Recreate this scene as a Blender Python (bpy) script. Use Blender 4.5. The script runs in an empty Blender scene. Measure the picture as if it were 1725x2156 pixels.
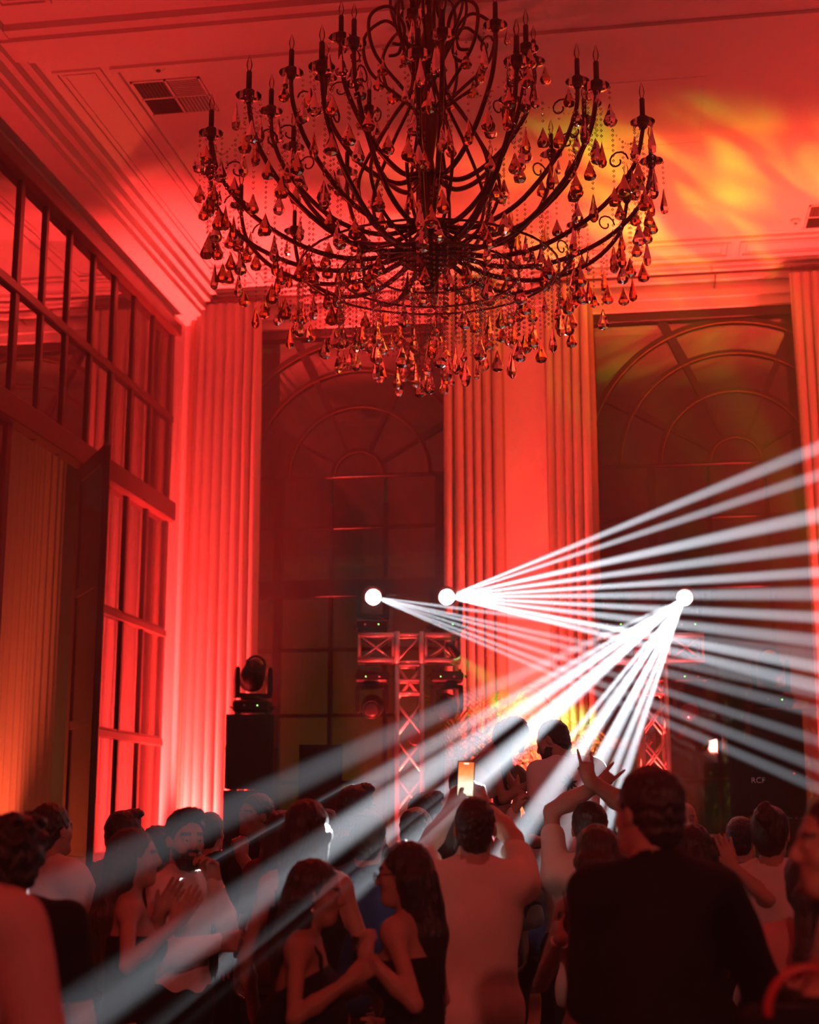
import bpy, math, random
import numpy as np
from mathutils import Vector, Matrix
random.seed(7); np.random.seed(7)
sc = bpy.context.scene
C = sc.collection
PI = math.pi
# ------------------------------------------------------------------ camera
F, PX, PY, EYE = 3100.0, 862.5, 1078.0, 1.70          # focal length in pixels of the 1725x2156 frame
PIT = math.atan(.2095)
YAW = math.atan((1360 - 862.5) / (F / math.cos(PIT)))
RT = Vector((math.cos(YAW), math.sin(YAW), 0)); HF = Vector((-math.sin(YAW), math.cos(YAW), 0)); ZU = Vector((0, 0, 1))
FW = HF * math.cos(PIT) + ZU * math.sin(PIT); UP = ZU * math.cos(PIT) - HF * math.sin(PIT)
def at(x, y, d=None, Y=None, X=None, z=None):
    """the point of the room seen at a pixel, at a ground distance d, a depth Y, a side X or a height z"""
    r = FW + RT * ((x - PX) / F) + UP * ((PY - y) / F)
    if d is not None: t = d / r.dot(HF)
    elif Y is not None: t = Y / r.y
    elif X is not None: t = X / r.x
    else: t = (z - EYE) / r.z
    return Vector((0, 0, EYE)) + r * t
cam_data = bpy.data.cameras.new('camera'); cam = bpy.data.objects.new('camera', cam_data); C.objects.link(cam)
sc.camera = cam
cam_data.sensor_fit = 'VERTICAL'; cam_data.sensor_height = 36; cam_data.lens = 36 * F / 2156
cam_data.clip_start = .05
cam_data.dof.use_dof = True; cam_data.dof.focus_distance = 8.6; cam_data.dof.aperture_fstop = 2.0
m4 = Matrix.Identity(4)
for i, v in enumerate((RT, UP, -FW)):
    for j in range(3): m4[j][i] = v[j]
m4.translation = (0, 0, EYE); cam.matrix_world = m4
# ------------------------------------------------------------------ world, haze, exposure
world = bpy.data.worlds.new('night'); sc.world = world; world.use_nodes = True
wn = world.node_tree
wn.nodes['Background'].inputs[0].default_value = (.012, .010, .016, 1)
wn.nodes['Background'].inputs[1].default_value = 1
vs = wn.nodes.new('ShaderNodeVolumeScatter')
vs.inputs['Color'].default_value = (.93, .95, 1, 1)
vs.inputs['Density'].default_value = .040; vs.inputs['Anisotropy'].default_value = .35
wn.links.new(vs.outputs[0], wn.nodes['World Output'].inputs['Volume'])
vw = sc.view_settings
vw.view_transform = 'Standard'; vw.look = 'None'; vw.exposure = .6; vw.gamma = 1; vw.use_curve_mapping = False
cy = sc.cycles
cy.max_bounces = 7; cy.diffuse_bounces = 2; cy.glossy_bounces = 3; cy.transmission_bounces = 6; cy.transparent_max_bounces = 16
cy.volume_bounces = 0; cy.caustics_reflective = False; cy.caustics_refractive = False; cy.sample_clamp_indirect = 4; cy.adaptive_threshold = .02
RED = (1, .036, .033); ROSE = (1, .16, .12)
def spot(name, loc, target, angle, energy, color=(1, 1, 1), blend=.3, radius=.03, parent=None):
    l = bpy.data.lights.new(name, 'SPOT'); l.energy = energy; l.color = color
    l.spot_size = math.radians(angle); l.spot_blend = blend; l.shadow_soft_size = radius
    o = bpy.data.objects.new(name, l); C.objects.link(o)
    o.location = loc; o.rotation_euler = (Vector(target) - Vector(loc)).to_track_quat('-Z', 'Y').to_euler()
    return o
# ------------------------------------------------------------------ materials
MATS = {}
def mat(name, col=(.8, .8, .8), rough=.6, metal=0., var=.15, scale=8., bump=0., bscale=60., stretch=(1, 1, 1), spec=.5, emit=None, estr=0., sheen=0., transl=0.):
    if name in MATS: return MATS[name]
    m = bpy.data.materials.new(name); m.use_nodes = True
    nt = m.node_tree; b = nt.nodes['Principled BSDF']; N = nt.nodes.new; L = nt.links.new
    tc = N('ShaderNodeTexCoord'); mp = N('ShaderNodeMapping'); mp.inputs['Scale'].default_value = stretch
    L(tc.outputs['Object'], mp.inputs['Vector'])
    nz = N('ShaderNodeTexNoise'); nz.inputs['Scale'].default_value = scale; nz.inputs['Detail'].default_value = 3
    L(mp.outputs[0], nz.inputs['Vector'])
    mr = N('ShaderNodeMapRange'); mr.inputs['To Min'].default_value = 1 - var; mr.inputs['To Max'].default_value = 1 + var
    L(nz.outputs['Fac'], mr.inputs['Value'])
    vm = N('ShaderNodeVectorMath'); vm.operation = 'SCALE'; vm.inputs[0].default_value = col
    L(mr.outputs[0], vm.inputs['Scale']); L(vm.outputs[0], b.inputs['Base Color'])
    b.inputs['Roughness'].default_value = rough; b.inputs['Metallic'].default_value = metal
    b.inputs['Specular IOR Level'].default_value = spec
    if sheen: b.inputs['Sheen Weight'].default_value = sheen
    if bump:
        n2 = N('ShaderNodeTexNoise'); n2.inputs['Scale'].default_value = bscale; n2.inputs['Detail'].default_value = 2
        L(mp.outputs[0], n2.inputs['Vector'])
        bp = N('ShaderNodeBump'); bp.inputs['Strength'].default_value = bump; bp.inputs['Distance'].default_value = .01
        L(n2.outputs['Fac'], bp.inputs['Height']); L(bp.outputs[0], b.inputs['Normal'])
    if emit: b.inputs['Emission Color'].default_value = (*emit, 1); b.inputs['Emission Strength'].default_value = estr; m.cycles.emission_sampling = 'NONE'
    if transl:
        tr = N('ShaderNodeBsdfTranslucent'); L(vm.outputs[0], tr.inputs['Color'])
        mx = N('ShaderNodeMixShader'); mx.inputs[0].default_value = transl
        L(b.outputs[0], mx.inputs[1]); L(tr.outputs[0], mx.inputs[2]); L(mx.outputs[0], nt.nodes['Material Output'].inputs['Surface'])
    MATS[name] = m
    return m
def glass_mat(name, ior, tint, rough=.02, base=0.):
    """thin window glass: lets light straight through, mirrors by Fresnel"""
    m = bpy.data.materials.new(name); m.use_nodes = True
    nt = m.node_tree; N = nt.nodes.new; L = nt.links.new
    nt.nodes.remove(nt.nodes['Principled BSDF'])
    fr = N('ShaderNodeFresnel'); fr.inputs['IOR'].default_value = ior
    tp = N('ShaderNodeBsdfTransparent'); tp.inputs[0].default_value = (*tint, 1)
    gl = N('ShaderNodeBsdfGlossy'); gl.inputs['Roughness'].default_value = rough; gl.inputs[0].default_value = (.9, .9, .9, 1)
    nz = N('ShaderNodeTexNoise'); nz.inputs['Scale'].default_value = 1.3
    bp = N('ShaderNodeBump'); bp.inputs['Strength'].default_value = .06; bp.inputs['Distance'].default_value = .02
    L(nz.outputs['Fac'], bp.inputs['Height']); L(bp.outputs[0], gl.inputs['Normal'])
    mx = N('ShaderNodeMixShader'); ra = N('ShaderNodeMapRange'); ra.inputs['To Min'].default_value = base; L(fr.outputs[0], ra.inputs['Value']); L(ra.outputs[0], mx.inputs[0]); L(tp.outputs[0], mx.inputs[1]); L(gl.outputs[0], mx.inputs[2])
    L(mx.outputs[0], nt.nodes['Material Output'].inputs['Surface'])
    return m
def crystal_mat(name, col, ior=1.5):
    m = bpy.data.materials.new(name); m.use_nodes = True
    nt = m.node_tree; N = nt.nodes.new; L = nt.links.new
    nt.nodes.remove(nt.nodes['Principled BSDF'])
    nz = N('ShaderNodeTexNoise'); nz.inputs['Scale'].default_value = 5
    rp = N('ShaderNodeValToRGB'); rp.color_ramp.elements[0].color = (*col, 1); rp.color_ramp.elements[1].color = (*[min(1, c * 1.15) for c in col], 1)
    g = N('ShaderNodeBsdfGlass'); g.inputs['IOR'].default_value = ior; g.inputs['Roughness'].default_value = .02
    L(nz.outputs['Fac'], rp.inputs[0]); L(rp.outputs[0], g.inputs['Color'])
    L(g.outputs[0], nt.nodes['Material Output'].inputs['Surface'])
    return m
plaster = mat('white_plaster', (.80, .78, .74), .75, var=.05, scale=2, bump=.15, bscale=40)
ceil_m = mat('ceiling_paint', (.80, .79, .76), .8, var=.04, scale=1.5, bump=.1, bscale=30)
trim_m = mat('trim_paint', (.80, .78, .74), .55, var=.04)
darkwood = mat('dark_wood', (.055, .022, .016), .38, var=.35, scale=4, stretch=(6, 6, .6), bump=.12, bscale=30)
ironwork = mat('dark_iron', (.018, .011, .009), .35, metal=.3, var=.2)
floor_m = mat('dark_stone_floor', (.06, .045, .04), .25, var=.3, scale=1.2)
absorber_m = mat('beam_absorbing_black', (.03, .025, .028), .9, var=.3, scale=5, stretch=(6, 6, .3))  # invented black for the unseen right wall, added to soak up beam ends
curtain_m = mat('cream_curtain_fabric', (.78, .72, .64), .85, var=.08, scale=30, bump=.25, bscale=180, transl=.25)
lining_m = mat('tan_curtain_lining', (.42, .30, .19), .9, var=.1, scale=30, bump=.25, bscale=180)
alu = mat('aluminium', (.60, .60, .62), .38, metal=.4, var=.08, scale=20)
blackplastic = mat('black_plastic', (.018, .018, .02), .42, var=.2, bump=.08, bscale=120)
blackpaint = mat('black_speaker_paint', (.022, .02, .022), .6, var=.25, bump=.2, bscale=150)
chrome = mat('chrome', (.8, .8, .8), .15, metal=1, var=.03)
gold = mat('gilt_metal', (.55, .33, .10), .3, metal=.9, var=.1)
bronze = mat('aged_bronze', (.10, .055, .035), .38, metal=.7, var=.3)
window_glass = glass_mat('window_glass', 1.6, (.62, .60, .55), .02, .08)
side_glass = glass_mat('side_glass', 1.8, (.5, .48, .45), .02, .34)
lens_on = mat('lit_lens', (1, 1, 1), .2, emit=(.92, .96, 1), estr=14)
lens_off = mat('dark_lens', (.05, .05, .06), .08, var=.1, spec=1)
led_red = mat('red_led', (.3, 0, 0), .3, emit=(1, .05, .04), estr=25)
led_green = mat('green_led', (0, .3, 0), .3, emit=(.3, 1, .2), estr=6)
led_orange = mat('orange_led', (.3, .1, 0), .3, emit=(1, .20, .05), estr=1.2)
# ------------------------------------------------------------------ mesh helpers
class MB:
    def __init__(self): self.v = []; self.f = []
    def add(self, vs, fs, M=None):
        n = len(self.v)
        self.v += [tuple(M @ Vector(p)) for p in vs] if M is not None else [tuple(p) for p in vs]
        self.f += [tuple(i + n for i in f) for f in fs]; return self
    def box(self, a, b, M=None):
        v = [(x, y, z) for x in (a[0], b[0]) for y in (a[1], b[1]) for z in (a[2], b[2])]
        return self.add(v, [(0, 1, 3, 2), (4, 6, 7, 5), (0, 4, 5, 1), (2, 3, 7, 6), (0, 2, 6, 4), (1, 5, 7, 3)], M)
    def bbox(self, a, b, c=.01, M=None):
        """box with chamfered edges"""
        a = Vector(a); b = Vector(b); m = (a + b) / 2; s = (b - a) / 2; c = min(c, .45 * min(s))
        vs = []; ix = {}
        for sx in (-1, 1):
            for sy in (-1, 1):
                for sz in (-1, 1):
                    for ax in range(3):
                        p = Vector((sx * s.x, sy * s.y, sz * s.z))
                        for k, sg in enumerate((sx, sy, sz)):
                            if k != ax: p[k] -= sg * c
                        ix[(sx, sy, sz, ax)] = len(vs); vs.append(m + p)
        fs = []
        for ax in range(3):
            o = [k for k in range(3) if k != ax]
            for s1 in (-1, 1):
                q = []
                for u, w in ((-1, -1), (1, -1), (1, 1), (-1, 1)):
                    t = [0, 0, 0]; t[ax] = s1; t[o[0]] = u; t[o[1]] = w; q.append(ix[(*t, ax)])
                fs.append(q)
            for u in (-1, 1):
                for w in (-1, 1):
                    q = []
                    for s1, a2 in ((-1, o[0]), (1, o[0]), (1, o[1]), (-1, o[1])):
                        t = [0, 0, 0]; t[ax] = s1; t[o[0]] = u; t[o[1]] = w; q.append(ix[(*t, a2)])
                    fs.append(q)
        for sx in (-1, 1):
            for sy in (-1, 1):
                for sz in (-1, 1): fs.append([ix[(sx, sy, sz, k)] for k in range(3)])
        return self.add(vs, fs, M)
    def tube(self, pts, r, n=8, M=None, cap=True, closed=False):
        pts = [Vector(p) for p in pts]; k = len(pts); rs = r if isinstance(r, (list, tuple)) else [r] * k
        vs = []; fs = []; up = None
        for i, p in enumerate(pts):
            a = pts[(i - 1) % k] if (i > 0 or closed) else p; b = pts[(i + 1) % k] if (i < k - 1 or closed) else p
            t = (b - a).normalized() if (b - a).length > 1e-9 else Vector((0, 0, 1))
            if up is None: up = t.orthogonal().normalized()
            up = (up - t * up.dot(t)); up = up.normalized() if up.length > 1e-6 else t.orthogonal().normalized()
            w = t.cross(up)
            for j in range(n):
                an = 2 * PI * j / n; vs.append(p + (up * math.cos(an) + w * math.sin(an)) * rs[i])
        for i in range(k if closed else k - 1):
            i2 = (i + 1) % k
            for j in range(n): fs.append((i * n + j, i * n + (j + 1) % n, i2 * n + (j + 1) % n, i2 * n + j))
        if cap and not closed: fs.append(tuple(range(n - 1, -1, -1))); fs.append(tuple(range((k - 1) * n, k * n)))
        return self.add(vs, fs, M)
    def lathe(self, prof, n=12, M=None):
        vs = []; fs = []
        for r, z in prof:
            for j in range(n): vs.append((r * math.cos(2 * PI * j / n), r * math.sin(2 * PI * j / n), z))
        for i in range(len(prof) - 1):
            for j in range(n): fs.append((i * n + j, i * n + (j + 1) % n, (i + 1) * n + (j + 1) % n, (i + 1) * n + j))
        if prof[0][0] > 1e-6: fs.append(tuple(range(n - 1, -1, -1)))
        if prof[-1][0] > 1e-6: fs.append(tuple(range((len(prof) - 1) * n, len(prof) * n)))
        return self.add(vs, fs, M)
    def prism(self, poly, y0, y1, M=None):
        """polygon in x,z pushed along y"""
        n = len(poly); vs = [(x, y0, z) for x, z in poly] + [(x, y1, z) for x, z in poly]
        fs = [tuple(range(n)), tuple(range(2 * n - 1, n - 1, -1))] + [(i, i + n, (i + 1) % n + n, (i + 1) % n) for i in range(n)]
        return self.add(vs, fs, M)
    def mesh(self, name, m=None, smooth=False):
        me = bpy.data.meshes.new(name); me.from_pydata(self.v, [], self.f); me.validate()
        if m: me.materials.append(m)
        if smooth: me.polygons.foreach_set('use_smooth', [True] * len(me.polygons))
        return me
    def build(self, name, m, parent=None, smooth=False):
        return link(name, self.mesh(name, m, smooth), parent)
def link(name, me, parent=None, loc=None, rot=None):
    o = bpy.data.objects.new(name, me); C.objects.link(o)
    if parent: o.parent = parent
    if loc is not None: o.location = loc
    if rot is not None: o.rotation_euler = rot
    return o
def tag(o, label=None, cat=None, group=None, kind=None):
    for k, v in (('label', label), ('category', cat), ('group', group), ('kind', kind)):
        if v: o[k] = v
    return o
def thing(name, label, cat, loc=(0, 0, 0), rotz=0, group=None):
    o = bpy.data.objects.new(name, None); C.objects.link(o); o.empty_display_size = .1
    o.location = loc; o.rotation_euler = (0, 0, rotz)
    return tag(o, label, cat, group)
def struct(name, m, *boxes):
    b = MB()
    for q in boxes: b.box(*q)
    return tag(b.build(name, m), kind='structure')
def copy_tree(o, parent=None):
    c = o.copy(); C.objects.link(c); c.parent = parent
    for ch in list(o.children):
        if ch.type != 'LIGHT': copy_tree(ch, c)
    return c
def text_mesh(name, txt, size, m, parent, loc, rot, extrude=.0015):
    cu = bpy.data.curves.new(name, 'FONT'); cu.body = txt; cu.size = size; cu.extrude = extrude; cu.align_x = 'CENTER'
    t = bpy.data.objects.new(name, cu); C.objects.link(t)
    dg = bpy.context.evaluated_depsgraph_get(); me = bpy.data.meshes.new_from_object(t.evaluated_get(dg))
    bpy.data.objects.remove(t); bpy.data.curves.remove(cu)
    me.materials.clear(); me.materials.append(m)
    return link(name, me, parent, loc, rot)
# ------------------------------------------------------------------ room shell
XL, XR, YB, YF, ZC = -5.2, 6.0, 16.0, -6.0, 7.75
struct('floor', floor_m, ((XL - 4, YF, -.2), (XR, 24, 0)))
struct('ceiling', ceil_m, ((XL - .3, YF, ZC), (XR + .2, YB + .3, ZC + .2)))
struct('wall_right', absorber_m, ((XR, YF, 0), (XR + .2, YB + .3, ZC)))
struct('wall_front', plaster, ((XL - .3, YF - .2, 0), (XR + .2, YF, ZC)))
W1, W2 = (-4.78, -1.46), (-.55, 2.77)          # window openings in the back wall
HZ = 7.33
struct('wall_back', plaster,
       ((XL - .3, YB, 0), (W1[0], YB + .35, ZC)), ((W1[1], YB, 0), (W2[0], YB + .35, ZC)), ((W2[1], YB, 0), (XR + .2, YB + .35, ZC)),
       ((W1[0], YB, HZ), (W1[1], YB + .35, ZC)), ((W2[0], YB, HZ), (W2[1], YB + .35, ZC)))
GY0, GY1 = 5.0, 15.6                             # glazed part of the left wall
struct('wall_left', plaster, ((XL - .3, YF, 0), (XL, GY0, ZC)), ((XL - .3, GY1, 0), (XL, YB + .3, ZC)), ((XL - .3, GY0, 7.3), (XL, GY1, ZC)))
# lowered soffit and stepped cornice along the left wall
struct('trim_1', trim_m, ((XL, YF, 7.43), (XL + .30, YB, ZC)))
struct('trim_2', trim_m, ((XL + .30, YF, 7.50), (XL + .34, YB, ZC)), ((XL + .34, YF, 7.60), (XL + .40, YB, ZC)), ((XL + .40, YF, 7.68), (XL + .47, YB, ZC)))
# cornice of the back wall
struct('trim_3', trim_m, ((XL + .3, YB - .10, 7.62), (XR, YB, ZC)), ((XL + .3, YB - .24, 7.68), (XR, YB - .10, ZC)), ((XL + .3, YB - .30, 7.72), (XR, YB - .24, ZC)),
       ((XL + .3, YB - .04, 7.44), (XR, YB, 7.52)))
tn = [4]
def ceiling_frame(x0, y0, x1, y1, w=.035, h=.022, z=ZC):
    b = MB()
    for q in (((x0, y0, z - h), (x1, y0 + w, z)), ((x0, y1 - w, z - h), (x1, y1, z)), ((x0, y0 + w, z - h), (x0 + w, y1 - w, z)), ((x1 - w, y0 + w, z - h), (x1, y1 - w, z))): b.box(*q)
    tag(b.build('trim_%d' % tn[0], trim_m), kind='structure'); tn[0] += 1
CX0 = XL + .55
for y0, y1 in ((10.55, 15.05), (-1, 9.55)):
    ceiling_frame(CX0, y0, CX0 + .42, y1); ceiling_frame(CX0 + .07, y0 + .07, CX0 + .35, y1 - .07, .02, .014)
ceiling_frame(CX0, 15.15, CX0 + .42, 15.55); ceiling_frame(CX0 + .1, 15.25, CX0 + .32, 15.45, .02, .014)
for x0, x1 in ((CX0 + .5, 1.1), (1.2, XR - .6)):
    ceiling_frame(x0, 15.15, x1, 15.55); ceiling_frame(x0 + .07, 15.22, x1 - .07, 15.48, .02, .014)
ceiling_frame(CX0 + .5, 10.55, XR - .6, 15.05, .05, .03)
ceiling_frame(CX0 + .5, -1, XR - .6, 9.55, .05, .03)
# shallow ceiling beam between the two coffers
struct('trim_%d' % tn[0], trim_m, ((XL + .3, 9.80, ZC - .06), (XR, 10.30, ZC)), ((XL + .3, 9.9, ZC - .10), (XR, 10.2, ZC - .06))); tn[0] += 1
# two flush access hatches: hairline frames
for x0, y0, x1, y1 in ((-.2, 11.47, .69, 12.7), (-.3, 14.11, .74, 14.95)):
    ceiling_frame(x0, y0, x1, y1, .008, .004)
# ------------------------------------------------------------------ left glazing: posts, rails, panes
win = thing('window_1', None, None); win['kind'] = 'structure'
posts = [5.0, 5.6, 6.2, 6.8, 7.4, 8.0, 8.6, 9.2, 9.75, 10.3, 10.8, 11.33, 11.88, 12.45, 13.07, 13.67, 14.26, 14.88, 15.55]
rails = [(0, .25), (1.30, 1.38), (2.49, 2.57), (3.68, 3.76), (4.98, 5.20), (6.13, 6.21), (7.16, 7.30)]
for i, y in enumerate(posts):
    w = .045 if i in (0, 7, 11, 15, 18) else .032
    MB().bbox((XL - .06, y - w, 4.98 if y in (11.88, 12.45) else 0), (XL + .015, y + w, 7.3), .008).build('mullion', darkwood, win)
for z0, z1 in rails:
    t = .09 if z0 in (4.98, 7.16) else .03
    for ya, yb in (((5, 15.6),) if z0 > 4 else ((5, 11.33), (13.07, 15.6))):          # the doorway stays open below the transom
        MB().bbox((XL - .06, ya, z0), (XL + t, yb, z1), .01).build('rail', darkwood, win)
        MB().bbox((XL - .04, ya, z1), (XL + .010, yb, z1 + .025), .006).build('glazing_bead', darkwood, win)
for i in range(len(posts) - 1):
    if posts[i] < 7.9: continue
    for k in range(len(rails) - 1):
        if rails[k][0] < 4 and 11.3 < posts[i] < 13: continue
        MB().box((XL - .020, posts[i] + .03, rails[k][1]), (XL - .012, posts[i + 1] - .03, rails[k + 1][0])).build('pane', side_glass, win)
# door leaf standing open into the room
door = thing('door_1', None, None); door['kind'] = 'structure'
door.location = (XL + .03, 12.90, 0); door.rotation_euler = (0, 0, math.atan2(-.84, .57))
DW, DH = 1.02, 4.96
for x0, x1 in ((0, .13), (DW - .13, DW)):
    MB().bbox((x0, -.03, .02), (x1, .03, DH), .006).build('stile', darkwood, door)
for z0, z1 in ((.02, .3), (1.30, 1.40), (2.5, 2.58), (3.7, 3.78), (DH - .16, DH)):
    MB().bbox((.13, -.028, z0), (DW - .13, .028, z1), .006).build('rail', darkwood, door)
for z0, z1 in ((.3, 1.3), (1.4, 2.5), (2.58, 3.7), (3.78, DH - .16)):
    MB().box((.13, -.012, z0), (DW - .13, .012, z1)).build('door_panel', darkwood, door)
hd = MB(); hd.tube([(DW - .07, .03, 1.05), (DW - .07, .09, 1.05), (DW - .07, .09, 1.35), (DW - .07, .03, 1.35)], .012).build('handle', bronze, door, True)
# ------------------------------------------------------------------ arched grille windows in the back wall
def arc(cx, cz, r, a0, a1, n=28):
    return [(cx + r * math.cos(a0 + (a1 - a0) * i / n), cz + r * math.sin(a0 + (a1 - a0) * i / n)) for i in range(n + 1)]
def band(poly_in, poly_out, y0, y1): return poly_in + poly_out[::-1]
def back_window(name, x0, x1):
    w = thing(name, None, None); w['kind'] = 'structure'
    cx = (x0 + x1) / 2; hw = (x1 - x0) / 2; cz = 5.56; Yg = YB + .14
    for a, b_ in (((x0, Yg - .07, 0), (x0 + .09, Yg + .07, HZ)), ((x1 - .09, Yg - .07, 0), (x1, Yg + .07, HZ)), ((x0, Yg - .09, HZ - .11), (x1, Yg + .09, HZ))):
        MB().bbox(a, b_, .008).build('frame', ironwork, w)
    MB().bbox((x0, Yg - .08, 4.16), (x1, Yg + .08, 4.36), .01).build('transom', ironwork, w)
    xs = [cx - .93, cx + .93]
    for x in xs: MB().bbox((x - .045, Yg - .06, 0), (x + .045, Yg + .06, cz), .008).build('mullion', ironwork, w)
    for x in (cx - .31, cx + .31): MB().bbox((x - .022, Yg - .05, 0), (x + .022, Yg + .05, cz - .32 if abs(x - cx) < .35 else cz), .006).build('mullion', ironwork, w)
    zr = [0, .06, .70, 1.40, 2.11, 2.84, 3.57]
    for z in zr[1:]: MB().bbox((x0, Yg - .045, z - .02), (x1, Yg + .045, z + .02), .005).build('glazing_bar', ironwork, w)
    for z in (4.96, cz): MB().bbox((x0, Yg - .045, z - .018), (x1, Yg + .045, z + .018), .005).build('glazing_bar', ironwork, w)
    radii = [.30, .83, 1.27, 1.64]
    for r in radii:
        t = .022 if r < 1.5 else .03
        MB().prism(arc(cx, cz, r - t, 0, PI, 36) + arc(cx, cz, r + t, 0, PI, 36)[::-1], Yg - .05, Yg + .05).build('arch_bar', ironwork, w, False)
        MB().prism(arc(cx, cz, r - t - .006, .02, PI - .02, 36) + arc(cx, cz, r - t, .02, PI - .02, 36)[::-1], Yg - .056, Yg - .05).build('gilt_bead', gold, w, False)
    angs = [0, 30, 66, 114, 150, 180]
    for a in angs[1:-1]:
        ar = math.radians(a)
        for r0, r1, t in ((.30, .83, .016), (.83, 1.27, .035), (1.27, 1.86 if a in (66, 114) else 1.64, .055)):
            d = Vector((math.cos(ar), 0, math.sin(ar))); n = Vector((-d.z, 0, d.x)); c0 = Vector((cx, 0, cz))
            q = [c0 + d * r0 + n * t, c0 + d * r1 + n * t, c0 + d * r1 - n * t, c0 + d * r0 - n * t]
            MB().prism([(p.x, min(p.z, HZ - .1)) for p in q], Yg - .055, Yg + .055).build('spoke', ironwork, w)
    rr = [0] + radii
    for i in range(4):                                       # fan panes: one for each sector of each ring
        for k in range(5):
            a0, a1 = math.radians(angs[k]), math.radians(angs[k + 1])
            if i == 0:
                if k: continue
                poly = arc(cx, cz, rr[1], 0, PI, 20)
            else: poly = arc(cx, cz, rr[i], a0, a1, 8) + arc(cx, cz, rr[i + 1], a0, a1, 8)[::-1]
            MB().prism(poly, Yg - .004, Yg + .004).build('pane', window_glass, w)
    top = HZ - .11
    for sx in (-1, 1):                                       # spandrel panes left and right of the arch
        pl = [(cx + sx * (r * 1), z) for r, z in [(hw - .09, cz)] + [(hw - .09, top), (.0, top)]]
        ap = [(cx + sx * 1.64 * math.sin(t * PI / 2 / 14), cz + 1.64 * math.cos(t * PI / 2 / 14)) for t in range(15)]
        MB().prism(pl + ap, Yg - .004, Yg + .004).build('pane', window_glass, w)
    cols = [x0 + .09, cx - .93, cx - .31, cx + .31, cx + .93, x1 - .09]
    zz = zr[1:] + [4.16]; rows = list(zip(zz[:-1], zz[1:])) + [(4.36, 4.96), (4.96, cz)]
    for z0, z1 in rows:
        for k in range(5):
            MB().box((cols[k] + .02, Yg - .004, z0), (cols[k + 1] - .02, Yg + .004, z1)).build('pane', window_glass, w)
    return w
back_window('window_2', *W1)
back_window('window_3', *W2)
# ------------------------------------------------------------------ the garden terrace beyond the glass
stucco = mat('ochre_stucco', (.42, .30, .16), .9, var=.2, scale=3, bump=.3, bscale=30)
garden = tag(MB().box((-7, 20.2, 0), (-.6, 20.5, 5.2)).build('garden_wall', stucco), 'ochre stucco garden wall standing outside behind the left arched window', 'wall')
for p in ((-5.9, 0), (-3.6, 0), (-1.2, 0)):
    MB().bbox((p[0] - .2, 20.05, 0), (p[0] + .2, 20.2, 5.2), .02).build('pilaster', stucco, garden)
MB().bbox((-7, 19.98, 5.2), (-.6, 20.55, 5.36), .03).build('coping', stucco, garden)
soff = tag(MB().box((XL - .3, YB + .36, 7.22), (XR, YB + .52, 7.40)).build('porch_soffit', stucco), 'ochre soffit band of the porch seen above the arched windows', 'soffit')
leaf_m = mat('hedge_leaf', (.20, .26, .05), .5, var=.45, scale=20)
hedge = thing('hedge', 'tall leafy hedge outside the window behind the right loudspeaker stack', 'hedge', (2.1, 18.3, 0))
hb = MB()
rng = random.Random(3)
for i in range(5200):
    x = rng.uniform(-1.7, 1.5); z = rng.uniform(.1, 5.3) ; y = rng.uniform(-.35, .35) + .18 * math.sin(z * 2.1 + x * 1.7)
    if z > 4.2 + .8 * math.sin(x * 3): continue
    s = rng.uniform(.035, .075); M = Matrix.Translation((x, y, z)) @ Matrix.Rotation(rng.uniform(0, 6.3), 4, 'Z') @ Matrix.Rotation(rng.uniform(-1.1, 1.1), 4, 'X')
    hb.add([(-s * .4, 0, 0), (0, 0, -s), (s * .4, 0, 0), (0, s * .15, s)], [(0, 1, 2, 3)], M)
tag(hb.build('leaves', leaf_m, hedge), kind='stuff')
for k in range(6):
    x = -1.5 + k * .6
    MB().tube([(x, 0, 0), (x + .1, .05, 1.5), (x - .05, 0, 3.4), (x + .08, .05, 4.4)], [.05, .04, .03, .015], 6).build('stem', darkwood, hedge, True)
lan = thing('garden_lantern', 'small lit garden lantern on a post outside the left glazing', 'lantern', (-7.4, 15.6, 0))
MB().tube([(0, 0, 0), (0, 0, 1.75)], .03, 8).build('post', bronze, lan)
MB().lathe([(.02, 1.75), (.08, 1.78), (.10, 2.0), (.02, 2.12)], 6).build('lantern_housing', mat('lit_lantern_glass', (.9, .6, .2), .3, emit=(1, .55, .12), estr=10), lan)
pl = bpy.data.lights.new('lantern_light', 'POINT'); pl.energy = 40; pl.color = (1, .55, .15); pl.shadow_soft_size = .1
o = link('lantern_light', pl, lan, (0, 0, 2.3))
# warm garden floodlights standing on the terrace between window and wall
def floodlight(x, y, target, energy, label, color=(1, .50, .10)):
    t = thing('garden_floodlight', label, 'floodlight', (x, y, 0))
    MB().bbox((-.11, -.06, .06), (.11, .06, .24), .02).build('housing', blackplastic, t)
    MB().tube([(-.14, 0, 0), (-.14, 0, .16), (.14, 0, .16), (.14, 0, 0)], .012, 6).build('bracket', blackplastic, t)
    MB().box((-.09, .06, .08), (.09, .068, .22)).build('lens', mat('lit_flood', (1, .8, .4), .3, emit=(1, .6, .2), estr=6), t)
    return spot('flood_light', (x, y + .12, .25), target, 70, energy, color, .8, .08)
floodlight(-4.2, 18.0, (-3.6, 20.2, 2.6), 120, 'terrace floodlight outside aimed at the ochre garden wall')
floodlight(3.3, 17.0, (2.1, 18.3, 2.6), 420, 'terrace floodlight outside aimed at the hedge', (1, .62, .14))
floodlight(-3.0, 16.55, (-3.0, 16.60, 7.3), 420, 'terrace floodlight outside aimed up at the soffit above the left window', (1, .52, .10))
floodlight(1.1, 16.55, (1.1, 16.60, 7.3), 110, 'terrace floodlight outside aimed up at the soffit above the right window', (1, .66, .34))
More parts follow.
